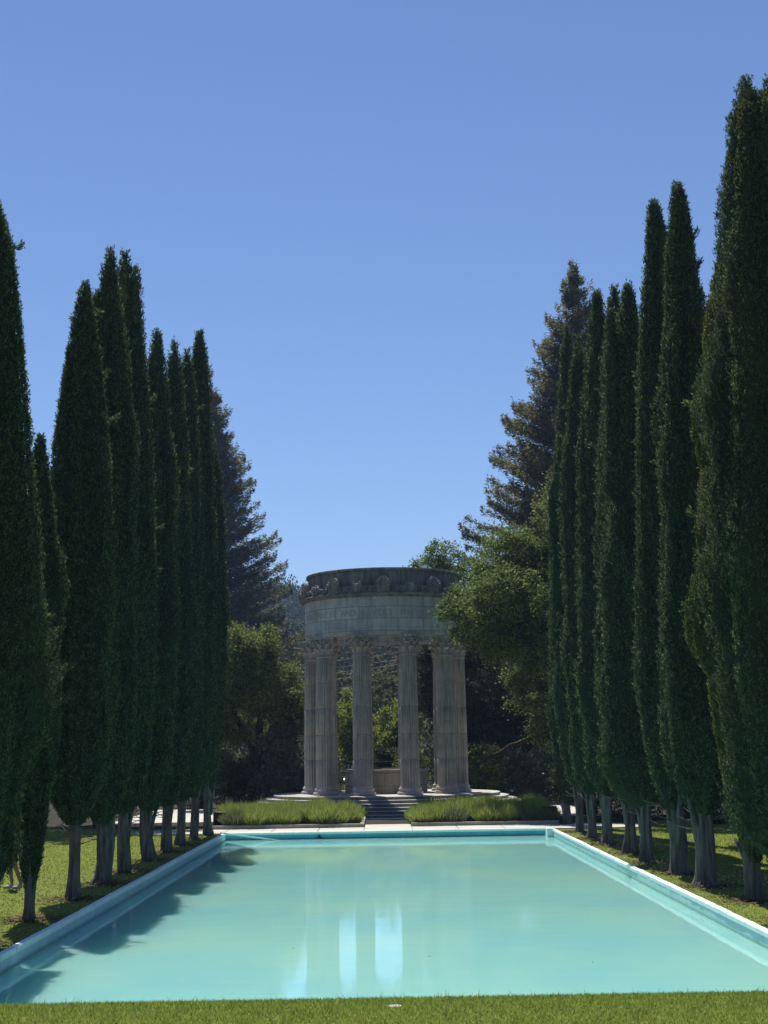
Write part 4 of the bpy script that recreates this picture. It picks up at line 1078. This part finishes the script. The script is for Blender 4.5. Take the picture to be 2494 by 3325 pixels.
M['hair'] = simple_mat('brown_hair', (0.02, 0.014, 0.01), (0.05, 0.035, 0.025), 40, 0.6, 0.3, 0.5, 0.004, (1, 1, 0.2))
per = thing('person', (-8.40, 32.9, 0.0), 'person in black shorts and white shoes standing on the lawn behind the slim cypress', 'person', rz=math.radians(-70))
per.location.z = float(hz(-8.40, 32.9))
# local frame: faces -y; x is the person's left/right
vb = [(0, 0, 0.95), (0, 0.0, 1.10), (0, 0.015, 1.28), (0, 0.01, 1.42), (0, 0.0, 1.50), (0, -0.015, 1.56), (0, -0.02, 1.63), (0, -0.02, 1.70),
      (-0.09, 0, 0.90), (-0.10, -0.03, 0.50), (-0.10, 0.02, 0.09), (-0.105, -0.10, 0.035),
      (0.09, 0, 0.90), (0.10, 0.06, 0.50), (0.10, 0.20, 0.11), (0.105, 0.09, 0.035),
      (-0.17, 0.01, 1.40), (-0.23, 0.04, 1.13), (-0.22, -0.04, 0.90), (-0.215, -0.075, 0.80),
      (0.17, 0.01, 1.40), (0.23, 0.0, 1.13), (0.22, -0.12, 0.93), (0.215, -0.17, 0.84)]
eb = [(0, 1), (1, 2), (2, 3), (3, 4), (4, 5), (5, 6), (6, 7), (0, 8), (8, 9), (9, 10), (10, 11), (0, 12), (12, 13), (13, 14), (14, 15),
      (3, 16), (16, 17), (17, 18), (18, 19), (3, 20), (20, 21), (21, 22), (22, 23)]
rb = [(0.15, 0.11), (0.13, 0.095), (0.16, 0.11), (0.13, 0.09), 0.055, (0.07, 0.08), (0.085, 0.10), (0.06, 0.075),
      0.085, 0.055, 0.038, 0.034, 0.085, 0.055, 0.038, 0.034, 0.055, 0.042, 0.030, 0.026, 0.055, 0.042, 0.030, 0.026]
body = skin_obj('body', vb, eb, rb, M['skin'], per)
for s_, hx_, hy_, hz_ in ((-1, -0.213, -0.09, 0.77), (1, 0.213, -0.185, 0.81)):     # fingers and thumb
    mb = MB()
    for f in range(4):
        ox = (f-1.5)*0.019; ln = (0.075, 0.085, 0.08, 0.062)[f]
        mb.tube([(hx_, hy_-ox, hz_+0.02), (hx_, hy_-ox*1.1-0.006, hz_-ln*0.45), (hx_-s_*0.012, hy_-ox*1.1-0.012, hz_-ln*0.9)], [0.010, 0.009, 0.007], 6)
    mb.tube([(hx_, hy_-0.03, hz_+0.03), (hx_-s_*0.015, hy_-0.055, hz_), (hx_-s_*0.02, hy_-0.06, hz_-0.03)], [0.012, 0.010, 0.008], 6)
    mb.obj('hand', M['skin'], per)
mb = MB()
mb.sphere((0, -0.125, 1.625), (0.013, 0.02, 0.025), 8, 6); mb.sphere((-0.085, -0.02, 1.63), (0.012, 0.022, 0.03), 8, 6); mb.sphere((0.085, -0.02, 1.63), (0.012, 0.022, 0.03), 8, 6)
mb.obj('face', M['skin'], per)
mb = MB()
for s_ in (-1, 1): mb.sphere((s_*0.032, -0.112, 1.655), (0.013, 0.01, 0.008), 8, 6)
mb.sphere((0, -0.112, 1.585), (0.024, 0.012, 0.006), 8, 5)
mb.obj('eyes', M['hair'], per)
mb = MB(); mb.sphere((0, 0.012, 1.70), (0.098, 0.108, 0.085), 14, 10); mb.sphere((0, 0.055, 1.63), (0.085, 0.06, 0.10), 12, 8); mb.obj('hair', M['hair'], per, True)
skin_obj('shirt', [vb[0], vb[1], vb[2], vb[3], vb[16], (-0.215, 0.03, 1.22), vb[20], (0.215, 0.005, 1.22)], [(0, 1), (1, 2), (2, 3), (3, 4), (4, 5), (3, 6), (6, 7)],
         [(0.165, 0.125), (0.15, 0.115), (0.175, 0.125), (0.135, 0.10), 0.068, 0.062, 0.068, 0.062], M['shirt'], per)
skin_obj('shorts', [(0, 0, 1.02), (0, 0, 0.92), (-0.09, 0, 0.86), (-0.10, -0.025, 0.55), (0.09, 0, 0.86), (0.10, 0.052, 0.55)], [(0, 1), (1, 2), (2, 3), (1, 4), (4, 5)],
         [(0.16, 0.12), (0.165, 0.125), 0.105, 0.088, 0.105, 0.088], M['shorts'], per)
for (fx, fy, rz_) in ((-0.10, -0.03, 0), (0.10, 0.15, 0)):
    mb = MB(); mb.sphere((fx, fy-0.05, 0.045), (0.044, 0.115, 0.04), 12, 8); mb.sphere((fx, fy+0.04, 0.07), (0.044, 0.055, 0.05), 10, 6); mb.obj('shoe', M['shoe'], per, True)

# ------------------------------------------------------------------ haze
def haze_mat(density):
    m, nt, N, L = mat_new('haze_air')
    v = N.new('ShaderNodeVolumePrincipled'); v.inputs['Color'].default_value = (0.42, 0.62, 1.0, 1)
    v.inputs['Density'].default_value = density; v.inputs['Anisotropy'].default_value = 0.0
    o = N.new('ShaderNodeOutputMaterial'); L.new(v.outputs[0], o.inputs['Volume'])
    return m
mb = MB(); mb.box((-2600, -90, -2.0), (2600, 3100, 120.0))
hzo = mb.obj('haze', haze_mat(0.00027)); tag(hzo, 'thin blue haze in the air over the garden and hills', 'haze', kind='stuff')
